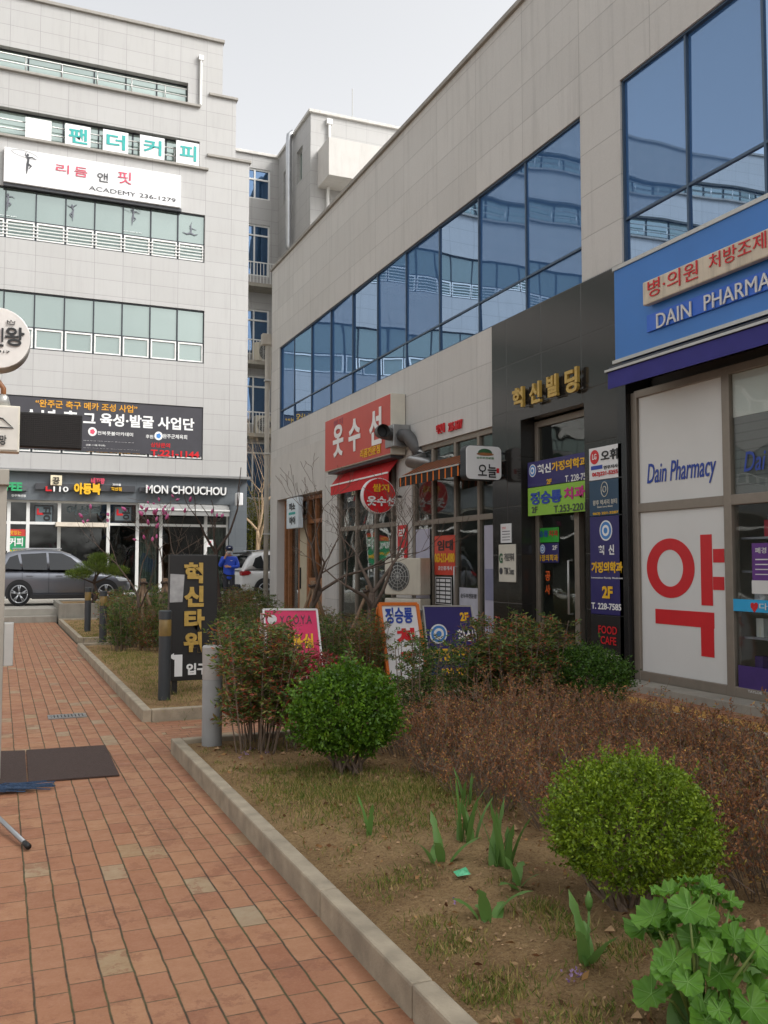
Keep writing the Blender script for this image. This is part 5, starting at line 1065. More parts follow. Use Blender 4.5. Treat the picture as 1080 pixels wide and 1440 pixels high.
# nandina shrubs
def nandina(seed, h, rad, leafmat, nst=16, dens=1.0, low=.42):
    t = thing('nandina_shrub', 'shrub', 'shrub', (0, 0, 0), 'nandina shrubs'); r = np.random.default_rng(seed); s = MB(); P = []; D = []
    for k in range(nst):
        a = r.uniform(0, 2*math.pi); q = math.sqrt(r.random())*rad; b = np.array([q*.45*math.cos(a), q*.45*math.sin(a), -.04]); e = np.array([q*math.cos(a)+r.normal(0, .03), q*math.sin(a)+r.normal(0, .03), h*r.uniform(.72, 1.0)]); m_ = (b+e)/2+np.array([r.normal(0, .02), r.normal(0, .02), 0]); s.tube([b, m_, e], [.008, .006, .003], 4, False)
        for j in range(int(9*dens)):
            f0 = r.uniform(low, 1.0); p = m_+(e-m_)*(f0-.5)*2 if f0 > .5 else b+(m_-b)*f0*2; aa = r.uniform(0, 2*math.pi); ln = r.uniform(.1, .22)*(1.2-.3*f0)
            dr = np.array([math.cos(aa), math.sin(aa), r.uniform(.1, .7)]); dr /= np.linalg.norm(dr); tip = p+dr*ln-np.array([0, 0, .02]); s.tube([p, tip], [.002, .001], 3, False)
            for i in range(8):
                pp = p+(tip-p)*(.25+.75*i/7); sd_ = np.cross(dr, [0, 0, 1.0])*(1 if i % 2 else -1)
                for _ in range(2): P.append(pp+r.normal(0, .012, 3)); D.append(dr*.5+sd_*r.uniform(.3, 1)+np.array([0, 0, r.uniform(-.5, .35)])+r.normal(0, .25, 3))
    P = np.array(P); D = np.array(D); s.build('stems', m_twig, t, fix=False); leaf_mesh('foliage', P, D, r.uniform(.032, .06, len(P)), r.uniform(.011, .018, len(P)), leafmat, t, .15, seed); return t
nA = nandina(31, 1.1, .42, l_nan, 20, 2.6, .25); nB = nandina(32, .95, .36, l_nanr, 12, 1.15, .22); nC = nandina(33, 1.0, .36, l_nang, 16, 1.9, .12); nD = nandina(34, .95, .4, l_nan, 16, 1.9, .12)
used = set()
def put(proto, x, y, sc, label, grp='nandina shrubs'):
    o = proto if proto.name not in used else copy_tree(proto); used.add(proto.name)
    place(o, (x, y, .1), rng.uniform(0, 6.28), sc, label); o['group'] = grp; return o
put(nA, 1.93, 7.3, 1.0, 'tall brown-green nandina with bare lower stems right beside the pale grey bollard'); put(nA, 2.1, 7.6, .95, 'tall brown-green nandina in front of the black vertical sign corner')
put(nB, 2.3, 7.3, .9, 'red-leaved nandina in front of the pink advertising board'); put(nB, 2.58, 7.5, .84, 'red-leaved nandina just behind the bright green round bush')
put(nC, 3.45, 7.45, .92, 'dark green nandina in front of the orange framed board'); put(nC, 3.95, 7.6, .82, 'dark green nandina in front of the navy clinic board')
put(nA, 4.4, 7.5, .98, 'brown-green nandina in front of the dark granite entrance pier'); put(nA, 4.8, 7.65, .95, 'brown-green nandina in front of the glass entrance door'); put(nA, 4.35, 7.6, .75, 'low brown-green nandina between the navy board and the entrance pier')
hg = [(2.6, 12.2), (3.1, 12.6), (3.6, 12.3), (4.1, 12.0), (4.5, 12.5), (5.0, 12.2), (5.4, 12.7), (5.8, 12.0), (3.3, 14.0), (3.9, 14.3), (4.5, 14.0), (5.1, 14.4), (5.7, 14.0), (4.2, 16.2), (4.9, 16.4), (5.6, 16.2), (3.9, 17.3), (4.6, 17.4), (3.4, 10.9), (3.9, 11.2), (4.4, 11.1), (4.7, 11.6)]
for i, (x, y) in enumerate(hg):
    put((nD, nC, nD)[i % 3], x, y, float(rng.uniform(.88, 1.05)*(.92 if y < 11.8 else .78)), 'green and brown hedge nandina of the far bed, %s' % ('first row behind the boards' if y < 12.9 else ('middle row' if y < 15 else 'rear row')), 'hedge nandinas, ' + ('front row' if y < 12.9 else ('middle row' if y < 15 else 'rear row')))
hg2 = [(2.0, 16.6), (2.5, 16.2), (2.9, 16.9), (2.2, 17.4), (2.8, 17.5), (3.2, 15.9), (2.7, 15.4), (2.3, 20.3), (2.9, 20.6), (3.6, 20.4), (4.3, 20.7), (5.0, 20.4), (5.7, 20.6), (2.6, 22.3), (3.4, 22.5), (4.2, 22.4), (5.0, 22.6), (5.8, 22.4), (3.0, 24.5), (4.0, 24.6), (5.0, 24.5), (5.8, 24.8)]
for i, (x, y) in enumerate(hg2):
    put((nC, nD)[i % 2], x, y, float(rng.uniform(.85, 1.05)), 'green nandina %s' % ('around the staked magnolia trees' if y < 18 else ('in the last bed before the steps, near side' if y < 21.5 else 'in the last bed before the steps, far side')), 'nandinas, ' + ('magnolia bed' if y < 18 else ('last bed near side' if y < 21.5 else 'last bed far side')))

# ---------------------------------------------------------------- bare trees
def bare_tree(name, label, loc, seed, h, spread, r0, mat, nfork=3, depth=4, lean=(0, 0), first=.4, group=None, up=.25):
    t = thing(name, label, 'tree', loc, group); r = np.random.default_rng(seed); tr = MB(); cr = MB(); tips = []
    def grow(p, d, rad, ln, k, tgt):
        pts = [p]; rs = [rad]; n = 4
        for i in range(n):
            d = d+r.normal(0, .13, 3)+np.array([0, 0, .04]); d /= np.linalg.norm(d); p = p+d*ln/n; pts.append(p); rs.append(max(.0035, rad*(1-.42*(i+1)/n)))
        (tr if k == 0 else cr).tube(pts, rs, 7 if k < 2 else (5 if k < 3 else 4), k == 0)
        if k >= depth: tips.append((p, d)); return
        for j in range(nfork if k == 0 else int(r.integers(2, 4))):
            a = 2*math.pi*(j+r.random()*.6)/max(nfork, 2); o_ = np.array([math.cos(a), math.sin(a), up])*spread
            nd = d+o_*r.uniform(.6, 1.1)+r.normal(0, .15, 3); nd /= np.linalg.norm(nd); q = pts[-1] if j < 2 else pts[-2]
            grow(q, nd, rs[-1]*r.uniform(.62, .85), ln*r.uniform(.55, .85), k+1, tgt)
        tips.append((p, d))
    grow(np.array(loc, float)-np.array([0, 0, .06]), np.array([lean[0], lean[1], 1.0]), r0, h*first, 0, None)
    tr.build('trunk', mat, t, True); cr.build('crown', mat, t, True, fix=False)
    return t, tips
def stakes(label, loc, z, spread=.42, rot=.3):
    t = thing('tree_stakes', label, 'tree stakes', loc)
    for k in range(3):
        a = rot+2*math.pi*k/3; s = Vector((loc[0]+spread*math.cos(a), loc[1]+spread*math.sin(a), loc[2]-.08)); e = Vector((loc[0]-.03*math.cos(a), loc[1]-.03*math.sin(a), loc[2]+z+.08)); MB().tube([s, e], .028, 8).build('stake', m_stake, t, True)
    MB().tube([(loc[0]+.07*math.cos(a), loc[1]+.07*math.sin(a), loc[2]+z+.012*math.sin(3*a)) for a in np.linspace(0, 6.28, 13)], .022, 6).build('tie', m_barkd, t, True)
m_bud = M('magnolia_pink', '#a84a78', .5, .25, 40)
budm = MB().lathe((0, 0, 0), [(.006, 0), (.022, .02), (.027, .045), (.02, .075), (.006, .1)], 8).build('bud', m_bud, None, True)
first_bud = [True]
def buds(t, tips, n, seed):
    r = np.random.default_rng(seed)
    tips = sorted(tips, key=lambda q: -q[0][2])[:n*2]; idx = r.permutation(len(tips))[:n]
    for i in idx:
        p, d = tips[i]; b = budm if first_bud[0] else budm.copy()
        if not first_bud[0]: C.objects.link(b)
        first_bud[0] = False; b.parent = t; b.location = Vector(p)-t.location; b.rotation_euler = Vector(d).to_track_quat('Z', 'Y').to_euler(); s = float(r.uniform(.7, 1.2)); b.scale = (s, s, s)
t1, tp = bare_tree('magnolia_tree', 'small staked magnolia with pink buds, nearer the brick path', (2.42, 17.0, .1), 41, 2.3, .8, .04, m_bark, 3, 4, first=.45, group='budding magnolias'); buds(t1, tp, 26, 1)
t2, tp = bare_tree('magnolia_tree', 'small staked magnolia with a few pink buds, behind the black vertical sign', (2.85, 17.2, .1), 43, 2.3, .8, .04, m_bark, 3, 4, first=.45, group='budding magnolias'); buds(t2, tp, 13, 2)
stakes('three wooden stakes tied round the magnolia nearer the path', (2.42, 17.0, .1), 1.15); stakes('three wooden stakes tied round the magnolia behind the black sign', (2.85, 17.2, .1), 1.15, rot=1.2)
bare_tree('bare_tree', 'thick dark pruned tree with upswept bare branches behind the black sign', (5.0, 22.0, .1), 52, 2.3, .6, .09, m_barkd, 3, 2, first=.8, up=.6)
bare_tree('bare_tree', 'slender staked bare tree in front of the timber shop front', (5.0, 15.0, .1), 61, 2.75, .7, .08, m_bark, 3, 5, first=.44, group='staked bare trees')
bare_tree('bare_tree', 'spreading staked bare tree in front of the glazed alteration shop', (5.3, 13.2, .1), 66, 2.7, .95, .085, m_bark, 4, 5, first=.42, group='staked bare trees')
stakes('three wooden stakes tied to the bare tree at the timber shop front', (5.0, 15.0, .1), 1.12, .5, .2); stakes('three wooden stakes tied to the spreading bare tree at the glazed shop', (5.3, 13.2, .1), 1.08, .5, .9)
m_barkp = M('bark_pale', '#a58e72', .85, .2, 14)
x, _ = LY(362, 785, 41); bare_tree('bare_tree', 'pale slender bare tree in the gap below the rear balconies', (x, 41, .35), 71, 7.5, .42, .13, m_barkp, 3, 5, first=.38, up=.8)
x, _ = LY(372, 780, 43); bare_tree('bare_tree', 'second pale bare tree close to the wall in the gap', (x, 42.6, .35), 72, 7.0, .42, .11, m_barkp, 3, 5, first=.38, up=.8)
def shrub(name, label, c, rx, ry, rz, n, leaf, mat, seed, grp=None):
    t = thing(name, label, 'shrub', (c[0], c[1], c[2]-rz), grp); r = np.random.default_rng(seed); d = r.normal(size=(n, 3)); d /= np.linalg.norm(d, axis=1, keepdims=True)
    P = np.array(c)+d*(r.random((n, 1))**.4)*lump(d, seed, .35, 14)[:, None]*np.array([rx, ry, rz]); leaf_mesh('foliage', P, d+r.normal(0, .7, d.shape)+[0, 0, .3], r.uniform(.7, 1.3, n)*leaf, leaf*.4, mat, t, .15, seed)
    s = MB()
    for k in range(10): a = r.uniform(0, 6.28); s.tube([(c[0]+.1*math.cos(a), c[1]+.1*math.sin(a), c[2]-rz-.05), (c[0]+rx*.6*math.cos(a), c[1]+ry*.6*math.sin(a), c[2]+rz*.3)], [.03, .01], 5)
    s.build('stems', m_twig, t); return t
l_yel = leafm('shrub_yellow_green', [(0, '#55601f'), (.5, '#7a7d2c'), (1, '#8f8a3a')]); x, z = LY(362, 735, 43.5)
shrub('evergreen_shrub', 'yellow-green shrub high in the gap under the rear balconies', (x, 43.8, 3.0), 1.5, .8, 2.6, 5000, .12, l_yel, 81)
# pine with flat green pads in the planter box
t = thing('pine_tree', 'small cloud pruned pine with flat green pads in the planter box', 'tree', (2.45, 27.3, .47)); s = MB(); r = np.random.default_rng(91)
s.tube([(2.45, 27.3, .42), (2.6, 27.3, .75), (2.5, 27.35, 1.1), (2.7, 27.3, 1.45)], [.06, .05, .04, .025], 8)
pads = [(2.55, 27.3, 1.5, .55, .17), (2.1, 27.2, 1.3, .38, .13), (3.05, 27.3, 1.38, .42, .14), (2.7, 27.35, 1.75, .35, .13)]
for p in pads: s.tube([(2.52, 27.32, 1.05), (p[0], p[1], p[2]-.08)], [.03, .012], 6)
s.build('trunk', m_barkd, t, True); P = []; D = []
for (px_, py2, pz_, rr, rz_) in pads:
    d = r.normal(size=(1500, 3)); d /= np.linalg.norm(d, axis=1, keepdims=True); P.append(np.array([px_, py2, pz_])+d*(r.random((1500, 1))**.4)*[rr, rr*.8, rz_]); D.append(d*.6+r.normal(0, .5, d.shape)+[0, 0, .8])
leaf_mesh('crown', np.concatenate(P), np.concatenate(D), .11, .012, leafm('pine_needles', [(0, '#3f5220'), (.5, '#5e742c'), (1, '#7d8c3a')]), t, .1, 92)

# ---------------------------------------------------------------- spring plants
l_tul = leafm('tulip_leaves', [(0, '#4d7036'), (.5, '#648a44'), (1, '#7da05a')], .42, .35); l_hol = leafm('mallow_leaves', [(0, '#446b24'), (.5, '#5b8a2e'), (1, '#75a23c')], .45, .35, patch=7)
def blade(mb, base, az, ln, wd, tilt, curl, n=9, fold=.25):
    p = np.array(base, float); vs = []; h = np.array([math.cos(az), math.sin(az), 0]); sd = np.array([-math.sin(az), math.cos(az), 0]); a = tilt
    for i in range(n+1):
        u = i/n; w_ = wd*(.35+.65*math.sin(math.pi*min(1, u*1.15+.12)) if u < .75 else max(.0, (1-u)/.25)*.93)*.5
        nrm = h*(-math.sin(a+math.pi/2)) if False else (h*(-math.cos(a))+np.array([0, 0, math.sin(a)])) if False else np.array([0, 0, 1.0])
        upv = -h*math.cos(a)+np.array([0, 0, math.sin(a)])*0+0*nrm
        vs += [p+sd*w_+upv*(-fold)*w_, p, p-sd*w_+upv*(-fold)*w_]
        p = p+(h*math.sin(a)+np.array([0, 0, math.cos(a)]))*ln/n; a += curl/n
    f = []
    for i in range(n):
        for k in (0, 1): f.append((3*i+k, 3*i+k+1, 3*i+k+4, 3*i+k+3))
    mb.add(vs, f)
def tulip(label, x, y, n, ln, wd, seed, bud=False, upright=False):
    t = thing('tulip_plant', label, 'plant', (x, y, .1), 'sprouting tulips and irises on the bare soil'); r = np.random.default_rng(seed)
    for k in range(n):
        g = MB(); a = 2*math.pi*(k+r.random()*.7)/n; blade(g, (x+r.normal(0, .022), y+r.normal(0, .022), ground_z(x, y)-.02), a, 1.12*ln*r.uniform(.55, 1.1), 1.05*wd*r.uniform(.75, 1.15), r.uniform(.05, .28) if upright else r.uniform(.15, .6), r.uniform(.0, .8) if upright else r.uniform(.3, 1.7)); g.build('leaf', l_tul, t, True, fix=False)
    if bud: MB().tube([(x, y, .08), (x+.01, y, .08+ln*.9)], .005, 6).build('stem', l_tul, t, True); MB().lathe((x+.01, y, .08+ln*.9), [(.006, 0), (.014, .02), (.015, .04), (.004, .07)], 8).build('bud', l_tul, t, True)
for i, (px_, py2, n, ln, wd, up_, bud, lab) in enumerate(((518, 1182, 5, .2, .03, True, False, 'narrow upright sprout in the grass in front of the bright round bush'), (620, 1215, 5, .24, .045, False, False, 'tulip with arching leaves beside the green wrapper, left of the iris clump'), (660, 1195, 10, .33, .026, True, False, 'tall narrow iris clump at the edge of the brown thicket'), (705, 1228, 12, .31, .034, True, False, 'broad iris clump nearest the yellow-green round bush'), (690, 1292, 5, .22, .055, False, False, 'low tulip with wide drooping leaves just below the green wrapper'), (725, 1255, 4, .17, .05, False, False, 'small tulip with curled leaves between the wrapper and the round bush'), (826, 1352, 4, .24, .06, False, True, 'tulip with a bud and one wide upright leaf left of the large leafy plant'), (965, 1440, 4, .2, .07, False, False, 'tulip with wide leaves at the lower edge under the large leafy plant'), (1075, 1390, 4, .2, .06, False, False, 'tulip cut by the photo edge beside the large leafy plant'), (655, 1140, 5, .26, .022, True, False, 'thin iris sprout farthest back against the brown thicket'))):
    x, y = GZ(px_, py2, .11); tulip(lab, x, y, n, ln, wd, 100+i, bud, up_)
# large mallow-like plant with lobed leaves
lp = thing('leafy_plant', 'large bright green plant with broad lobed leaves at the lower corner of the bed', 'plant', (2.15, 2.42, .1)); r = np.random.default_rng(140)
for k in range(52):
    a = r.uniform(0, 2*math.pi); q = r.uniform(.03, .23); zz = .1+r.uniform(.12, .44)*(1.1-q*1.6); c = np.array([2.15+q*math.cos(a), 2.42+q*math.sin(a), zz]); rad = r.uniform(.034, .068)
    tl = np.array([math.cos(a)*.55+r.normal(0, .15)-.12, math.sin(a)*.55+r.normal(0, .15)-.3, 1.0]); tl /= np.linalg.norm(tl); u = np.cross(tl, [math.sin(a), -math.cos(a), .1]); u /= np.linalg.norm(u); v = np.cross(tl, u)
    vs = [c]; n = 42; ring = 3; ph = r.uniform(0, 6.28)
    for j in range(1, ring+1):
        for i in range(n):
            th = 2*math.pi*i/n; lob = 1+.045*math.cos(5*th+0)+.04*math.cos(17*th+ph); cut = 1-.75*math.exp(-((th-math.pi)/.22)**2)
            rr = rad*lob*cut*j/ring; cup = .25*rr*rr/rad+.12*rad*math.cos(5*th+1.0)*(j/ring)**2+.15*rad*math.sin(11*th+ph)*(j/ring)**2; vs.append(c+u*rr*math.cos(th)+v*rr*math.sin(th)+tl*cup)
    f = [(0, 1+i, 1+(i+1) % n) for i in range(n)]
    for j in range(ring-1): f += [(1+j*n+i, 1+(j+1)*n+i, 1+(j+1)*n+(i+1) % n, 1+j*n+(i+1) % n) for i in range(n)]
    g = MB().add(vs, f); nf = len(f)
    for q5 in range(5):
        th = 2*math.pi*q5/5; g.tube([c+tl*.001]+[np.array(vs[1+j*n+int(round(n*q5/5)) % n])*.98+c*.02+tl*.0015 for j in range(ring)], [.0016, .0013, .001, .0006], 4, False)
    lf = g.build('leaf', l_hol, lp, True, fix=False); lf.data.materials.append(M('leaf_vein', '#6a9340', .5)); lf.data.polygons.foreach_set('material_index', [0]*nf+[1]*(len(lf.data.polygons)-nf)); lf.data.update(); b = (2.15+.03*math.cos(a), 2.42+.03*math.sin(a), .07)
    MB().tube([b, (np.array(b)+c)/2+np.array([0, 0, .04]), c], [.006, .005, .003], 6).build('stalk', M('stalk_green', '#7d8f4c', .5), lf, True)
# ground cover (nobody could count it)
def blades(name, label, patches, mat, seed, ln, wd):
    r = np.random.default_rng(seed); P = []; D = []; L = []
    for (x, y, rx, ry, n, l) in patches:
        q = r.normal(size=(n, 2)); qx, qy = x+q[:, 0]*rx*.5, y+q[:, 1]*ry*.5; P.append(np.c_[qx, qy, [ground_z(a, b)-.004 for a, b in zip(qx, qy)]]); D.append(np.c_[r.normal(0, .55, n), r.normal(0, .55, n), np.ones(n)]); L.append(r.uniform(.5, 1.2, n)*l)
    P = np.concatenate(P); ok = (P[:, 0] > 1.52) & (P[:, 0] < 6.05); P = P[ok]; D = np.concatenate(D)[ok]; L = np.concatenate(L)[ok]
    o = leaf_mesh(name, P, D, L, wd, mat, None, .1, seed); tag(o, label, 'grass', kind='stuff')
l_gr = leafm('grass_blades', [(0, '#4d6222'), (.4, '#69782e'), (.62, '#8a8640'), (.8, '#a8925a'), (1, '#b8a070')], .6, .3)
pt = []
for (px_, py2, rx, ry, n, l) in ((440, 1110, .5, .6, 2600, .045), (520, 1130, .5, .5, 2600, .05), (600, 1120, .4, .5, 1800, .05), (560, 1170, .35, .3, 700, .04), (400, 1085, .2, .2, 350, .05), (470, 1085, .3, .3, 500, .05), (560, 1245, .16, .12, 260, .04), (640, 1330, .14, .1, 260, .04), (700, 1380, .16, .12, 420, .04), (650, 1400, .1, .08, 160, .035), (600, 1300, .12, .1, 130, .04), (760, 1290, .12, .12, 220, .05), (800, 1310, .1, .1, 140, .05), (880, 1340, .15, .1, 200, .05), (385, 1045, .3, .2, 260, .05), (820, 1420, .2, .1, 260, .04)):
    x, y = GZ(px_, py2, .1); pt.append((x, y, rx, ry, n, l))
rg = np.random.default_rng(155)
for k in range(110):
    x = 1.5+abs(rg.normal(0, .75)); pt.append((x, rg.uniform(2.0, 7.4), rg.uniform(.03, .12), rg.uniform(.03, .12), int(rg.integers(8, 40)), rg.uniform(.018, .036)))
pt += [(1.9, 12.5, .5, 2.2, 2600, .06), (1.9, 15.0, .5, 2.0, 2400, .06), (2.2, 11.3, .7, .8, 700, .05), (1.95, 20.0, .5, 1.2, 1200, .06), (1.95, 22.5, .5, 2.2, 1200, .06)]
pt = [(a, b, c*1.15, d*1.15, int(n*1.35), l*1.05) for a, b, c, d, n, l in pt]
blades('grass', 'thin yellow-green spring grass on the bare soil of the beds', pt, l_gr, 151, .045, .0048)
r = np.random.default_rng(160); n = 3800; P = np.c_[r.uniform(1.55, 6.0, n), r.uniform(1.5, 7.7, n), np.full(n, .108)]
w_ = (P[:, 0] > 2.5) | (r.random(n) < .55); P = P[w_]; P[:, 2] = [ground_z(a, b) for a, b in P[:, :2]]; P[:, 2] += r.uniform(.002, .012, len(P))
D = np.c_[r.normal(size=(len(P), 2)), r.normal(0, .2, len(P))]
tag(leaf_mesh('leaf_litter', P, D, r.uniform(.018, .05, len(P)), r.uniform(.01, .025, len(P)), leafm('dead_leaves', [(0, '#5a3a26'), (.5, '#7d5434'), (.85, '#a07a4c'), (1, '#b09068')], .8, .1), None, .2, 161), 'fallen brown leaves scattered over the bed soil', 'leaf litter', kind='stuff')
g = MB(); n = 2600
for k in range(n):
    x, y = r.uniform(1.55, 3.4), r.uniform(1.6, 7.6); q = r.uniform(.003, .010) if r.random() < .96 else r.uniform(.012, .026); gz = ground_z(x, y); m_ = [(x+q*a, y+q*b, gz+q*.3+q*c*.7) for a, b, c in ((1, 0, 0), (-1, .1, 0), (.1, 1, 0), (0, -1, .1), (.1, 0, 1), (0, 0, -1))]
    m_ = [tuple(np.array(v)+r.normal(0, q*.2, 3)) for v in m_]; g.add(m_, [(0, 2, 4), (2, 1, 4), (1, 3, 4), (3, 0, 4), (2, 0, 5), (1, 2, 5), (3, 1, 5), (0, 3, 5)])
tag(g.build('pebbles', M('soil_clods', '#9a7d5c', .95, .35, 30), fix=False), 'small soil clods and pebbles on the bed', 'pebbles', kind='stuff')
# small purple flowers on the soil
fl = MB(); P = []; D = []
for (px_, py2) in ((805, 1368), (815, 1372), (800, 1376), (640, 1275), (345, 1062), (355, 1055), (338, 1070), (375, 1060)):
    x, y = GZ(px_, py2, .1)
    for k in range(9): P.append((x+r.normal(0, .012), y+r.normal(0, .012), ground_z(x, y)+.008+r.random()*.02)); D.append((r.normal(), r.normal(), .6))
tag(leaf_mesh('violets', np.array(P), np.array(D), .014, .01, leafm('violet_petals', [(0, '#8a6a9a'), (1, '#b59ac0')]), None, .1, 170), 'tiny pale purple flowers scattered on the soil', 'flowers', kind='stuff')

# ================================================================ VEHICLES
m_glassd = M('car_glass', '#14181c', .06, .05, 2); m_tyre = M('tyre_rubber', '#17171a', .85, .1); m_rim = M('alloy_rim', '#a8aaad', .3, .05, 8, metal=.8); m_clad = M('black_cladding', '#1d1d1f', .7, .08); m_tail = M('tail_lamp_red', '#8f1018', .2, .1, 30); m_headl = M('head_lamp', '#c9d0d4', .1, .1, 30)
def suv(label, loc, paint, rz=0.0, sc=(.93, 1, 1.02)):
    t = thing('parked_car', label, 'car', (0, 0, 0), 'cars parked on the street')
    # lower body, lofted along the length (x from the rear bumper, y across, z up)
    st = [(0.02, .45, .80, .70), (.10, .32, .98, .82), (.35, .26, 1.02, .89), (.9, .22, 1.02, .915), (1.8, .22, 1.0, .92), (2.7, .22, .98, .915), (3.2, .22, .99, .905), (3.7, .24, .93, .88), (4.15, .28, .84, .82), (4.36, .36, .74, .70), (4.43, .46, .64, .58)]
    def ring(x, zb, zt, w):
        half = [(w*.80, zb), (w*.96, zb+.10), (w*.985, zb+(zt-zb)*.45), (w, zt-.16), (w*.97, zt-.05), (w*.86, zt+.0), (w*.4, zt+.025)]
        return [(x, y, z) for y, z in half]+[(x, -y, z) for y, z in reversed(half)]
    rings = [ring(*s) for s in st]; n = len(rings[0]); m = MB(); vs = [p for q in rings for p in q]
    f = [(i*n+k, i*n+(k+1) % n, (i+1)*n+(k+1) % n, (i+1)*n+k) for i in range(len(rings)-1) for k in range(n)]+[tuple(range(n-1, -1, -1)), tuple((len(rings)-1)*n+k for k in range(n))]
    m.add(vs, f); b = m.build('body', paint, t, True); mo = b.modifiers.new('smooth', 'SUBSURF'); mo.levels = mo.render_levels = 2
    hw = lambda z: .885-(z-.98)*.36
    roof = [(.10, 1.0), (.22, 1.22), (.42, 1.52), (.75, 1.62), (1.4, 1.66), (2.0, 1.65), (2.45, 1.57), (2.9, 1.27), (3.2, 1.0)]
    rings = []
    for x, z in roof:
        z = max(z, .985); h = hw(z-.04)
        half = [(hw(.95), .95), (hw(.95+(z-.95)*.5), .95+(z-.95)*.5), (h, z-.03), (h-.10, z+.005), (h*.4, z+.02)]; rings.append([(x, y, q) for y, q in half]+[(x, -y, q) for y, q in reversed(half)])
    n = len(rings[0]); m = MB(); m.add([p for q in rings for p in q], [(i*n+k, i*n+(k+1) % n, (i+1)*n+(k+1) % n, (i+1)*n+k) for i in range(len(rings)-1) for k in range(n)]); c = m.build('cabin', paint, t, True); mo = c.modifiers.new('smooth', 'SUBSURF'); mo.levels = mo.render_levels = 1
    for sgn in (1, -1):
        for poly in ([(.48, 1.16), (.62, 1.42), (.86, 1.50), (.98, 1.06), (.62, 1.08)], [(1.03, 1.06), (.95, 1.51), (1.72, 1.555), (1.76, 1.05)], [(1.83, 1.05), (1.79, 1.555), (2.2, 1.54), (2.48, 1.42), (2.86, 1.1), (2.84, 1.05)]):
            q = [(x, sgn*(hw(z)+.006), z) for x, z in poly]; r_ = [(x, sgn*(hw(z)-.02), z) for x, z in poly]; k = len(q); MB().add(q+r_, [tuple(range(k)), tuple(range(2*k-1, k-1, -1))]+[(i, i+k, (i+1) % k+k, (i+1) % k) for i in range(k)]).build('side_window', m_glassd, t)
        for wx in (.92, 3.58):
            a = MB(); a.prism([(wx+.41*math.cos(th), .36+.41*math.sin(th)) for th in np.linspace(-.35, math.pi+.35, 26)], 'y', sgn*.80, sgn*.925); a.build('wheel_arch', m_clad, t)
            wr_ = MB(); c0 = Vector((wx, sgn*.72, .35)); wr_.tube([(wx, sgn*.70, .35), (wx, sgn*.72, .35), (wx, sgn*.92, .35), (wx, sgn*.94, .35)], [.31, .35, .35, .31], 32); wh = wr_.build('wheel', m_tyre, t, 'auto')
            sp_ = MB(); sp_.tube([(wx+.25*math.cos(th), sgn*.935, .35+.25*math.sin(th)) for th in np.linspace(0, 2*math.pi, 33)], .018, 6)
            for k in range(5):
                for dd in (-.14, .14):
                    th = 2*math.pi*k/5+.3; sp_.tube([(wx+.05*math.cos(th), sgn*.945, .35+.05*math.sin(th)), (wx+.25*math.cos(th+dd), sgn*.938, .35+.25*math.sin(th+dd))], [.024, .017], 5)
            sp_.cyl((wx, sgn*.93, .35), (wx, sgn*.95, .35), .06, 16); sp_.build('rim', m_rim, wh, True)
        MB().prism([(.05, .84), (.03, .98), (.34, 1.0), (.42, .93), (.3, .86)], 'y', sgn*.66, sgn*.906).build('tail_lamp', m_tail, t, bevel=.02); MB().prism([(4.0, .70), (3.85, .84), (4.28, .78), (4.40, .70)], 'y', sgn*.55, sgn*.83).build('headlight', m_headl, t, bevel=.02)
        BX('mirror', paint, t, 2.62, 2.78, sgn*.9, sgn*1.05, 1.02, 1.16, bevel=.03); BX('sill', m_clad, t, 1.3, 3.2, sgn*.84, sgn*.925, .2, .34, bevel=.02); BX('roof_rail', m_rim, t, .7, 2.2, sgn*.60, sgn*.63, 1.665, 1.695, bevel=.01)
        for hx_ in (1.12, 2.02): BX('door_handle', paint, t, hx_, hx_+.2, sgn*.91, sgn*.935, .86, .89, bevel=.008)
        g = MB()
        for x in (1.0, 1.8, 2.9): g.box(x, x+.008, sgn*.9, sgn*.921, .36, .98)
        g.build('door_gaps', m_clad, t)
    MB().add([(.135, .62, 1.1), (.135, -.62, 1.1), (.375, -.55, 1.49), (.375, .55, 1.49), (.2, .6, 1.09), (.2, -.6, 1.09), (.45, -.52, 1.48), (.45, .52, 1.48)], [(0, 1, 2, 3), (7, 6, 5, 4), (0, 4, 5, 1), (1, 5, 6, 2), (2, 6, 7, 3), (3, 7, 4, 0)]).build('rear_window', m_glassd, t)
    BX('rear_spoiler', m_clad, t, .25, .55, -.58, .58, 1.56, 1.61, bevel=.02); BX('rear_bumper', m_clad, t, -.01, .2, -.72, .72, .36, .56, bevel=.04)
    MB().add([(3.13, .66, 1.07), (3.13, -.66, 1.07), (2.53, -.56, 1.55), (2.53, .56, 1.55), (3.05, .6, 1.02), (3.05, -.6, 1.02), (2.45, -.5, 1.5), (2.45, .5, 1.5)], [(0, 1, 2, 3), (7, 6, 5, 4), (0, 4, 5, 1), (1, 5, 6, 2), (2, 6, 7, 3), (3, 7, 4, 0)]).build('windscreen', m_glassd, t)
    BX('grille', m_clad, t, 4.36, 4.44, -.45, .45, .42, .68, bevel=.03); BX('number_plate', m_wht, t, -.012, .02, -.26, .26, .7, .81) 
    return place(t, loc, rz, sc)
suv('dark grey SUV parked side-on beyond the steps of the brick path', (-.3, 30.05, .35), M('paint_grey', '#6a6d75', .3, .05, 2, metal=.5, coat=1.0))
suv('white SUV half hidden behind the corner of the right-hand building', (7.28, 30.6, .35), M('paint_white', '#cfcfce', .3, .03, 2, coat=1.0), R(6))
BX('low_wall', m_conc, None, 8.2, 13, 37.5, 37.8, .3, 1.35, bevel=.02); o = bpy.data.objects['low_wall']; tag(o, 'low pale concrete wall in the gap behind the white car', 'wall')

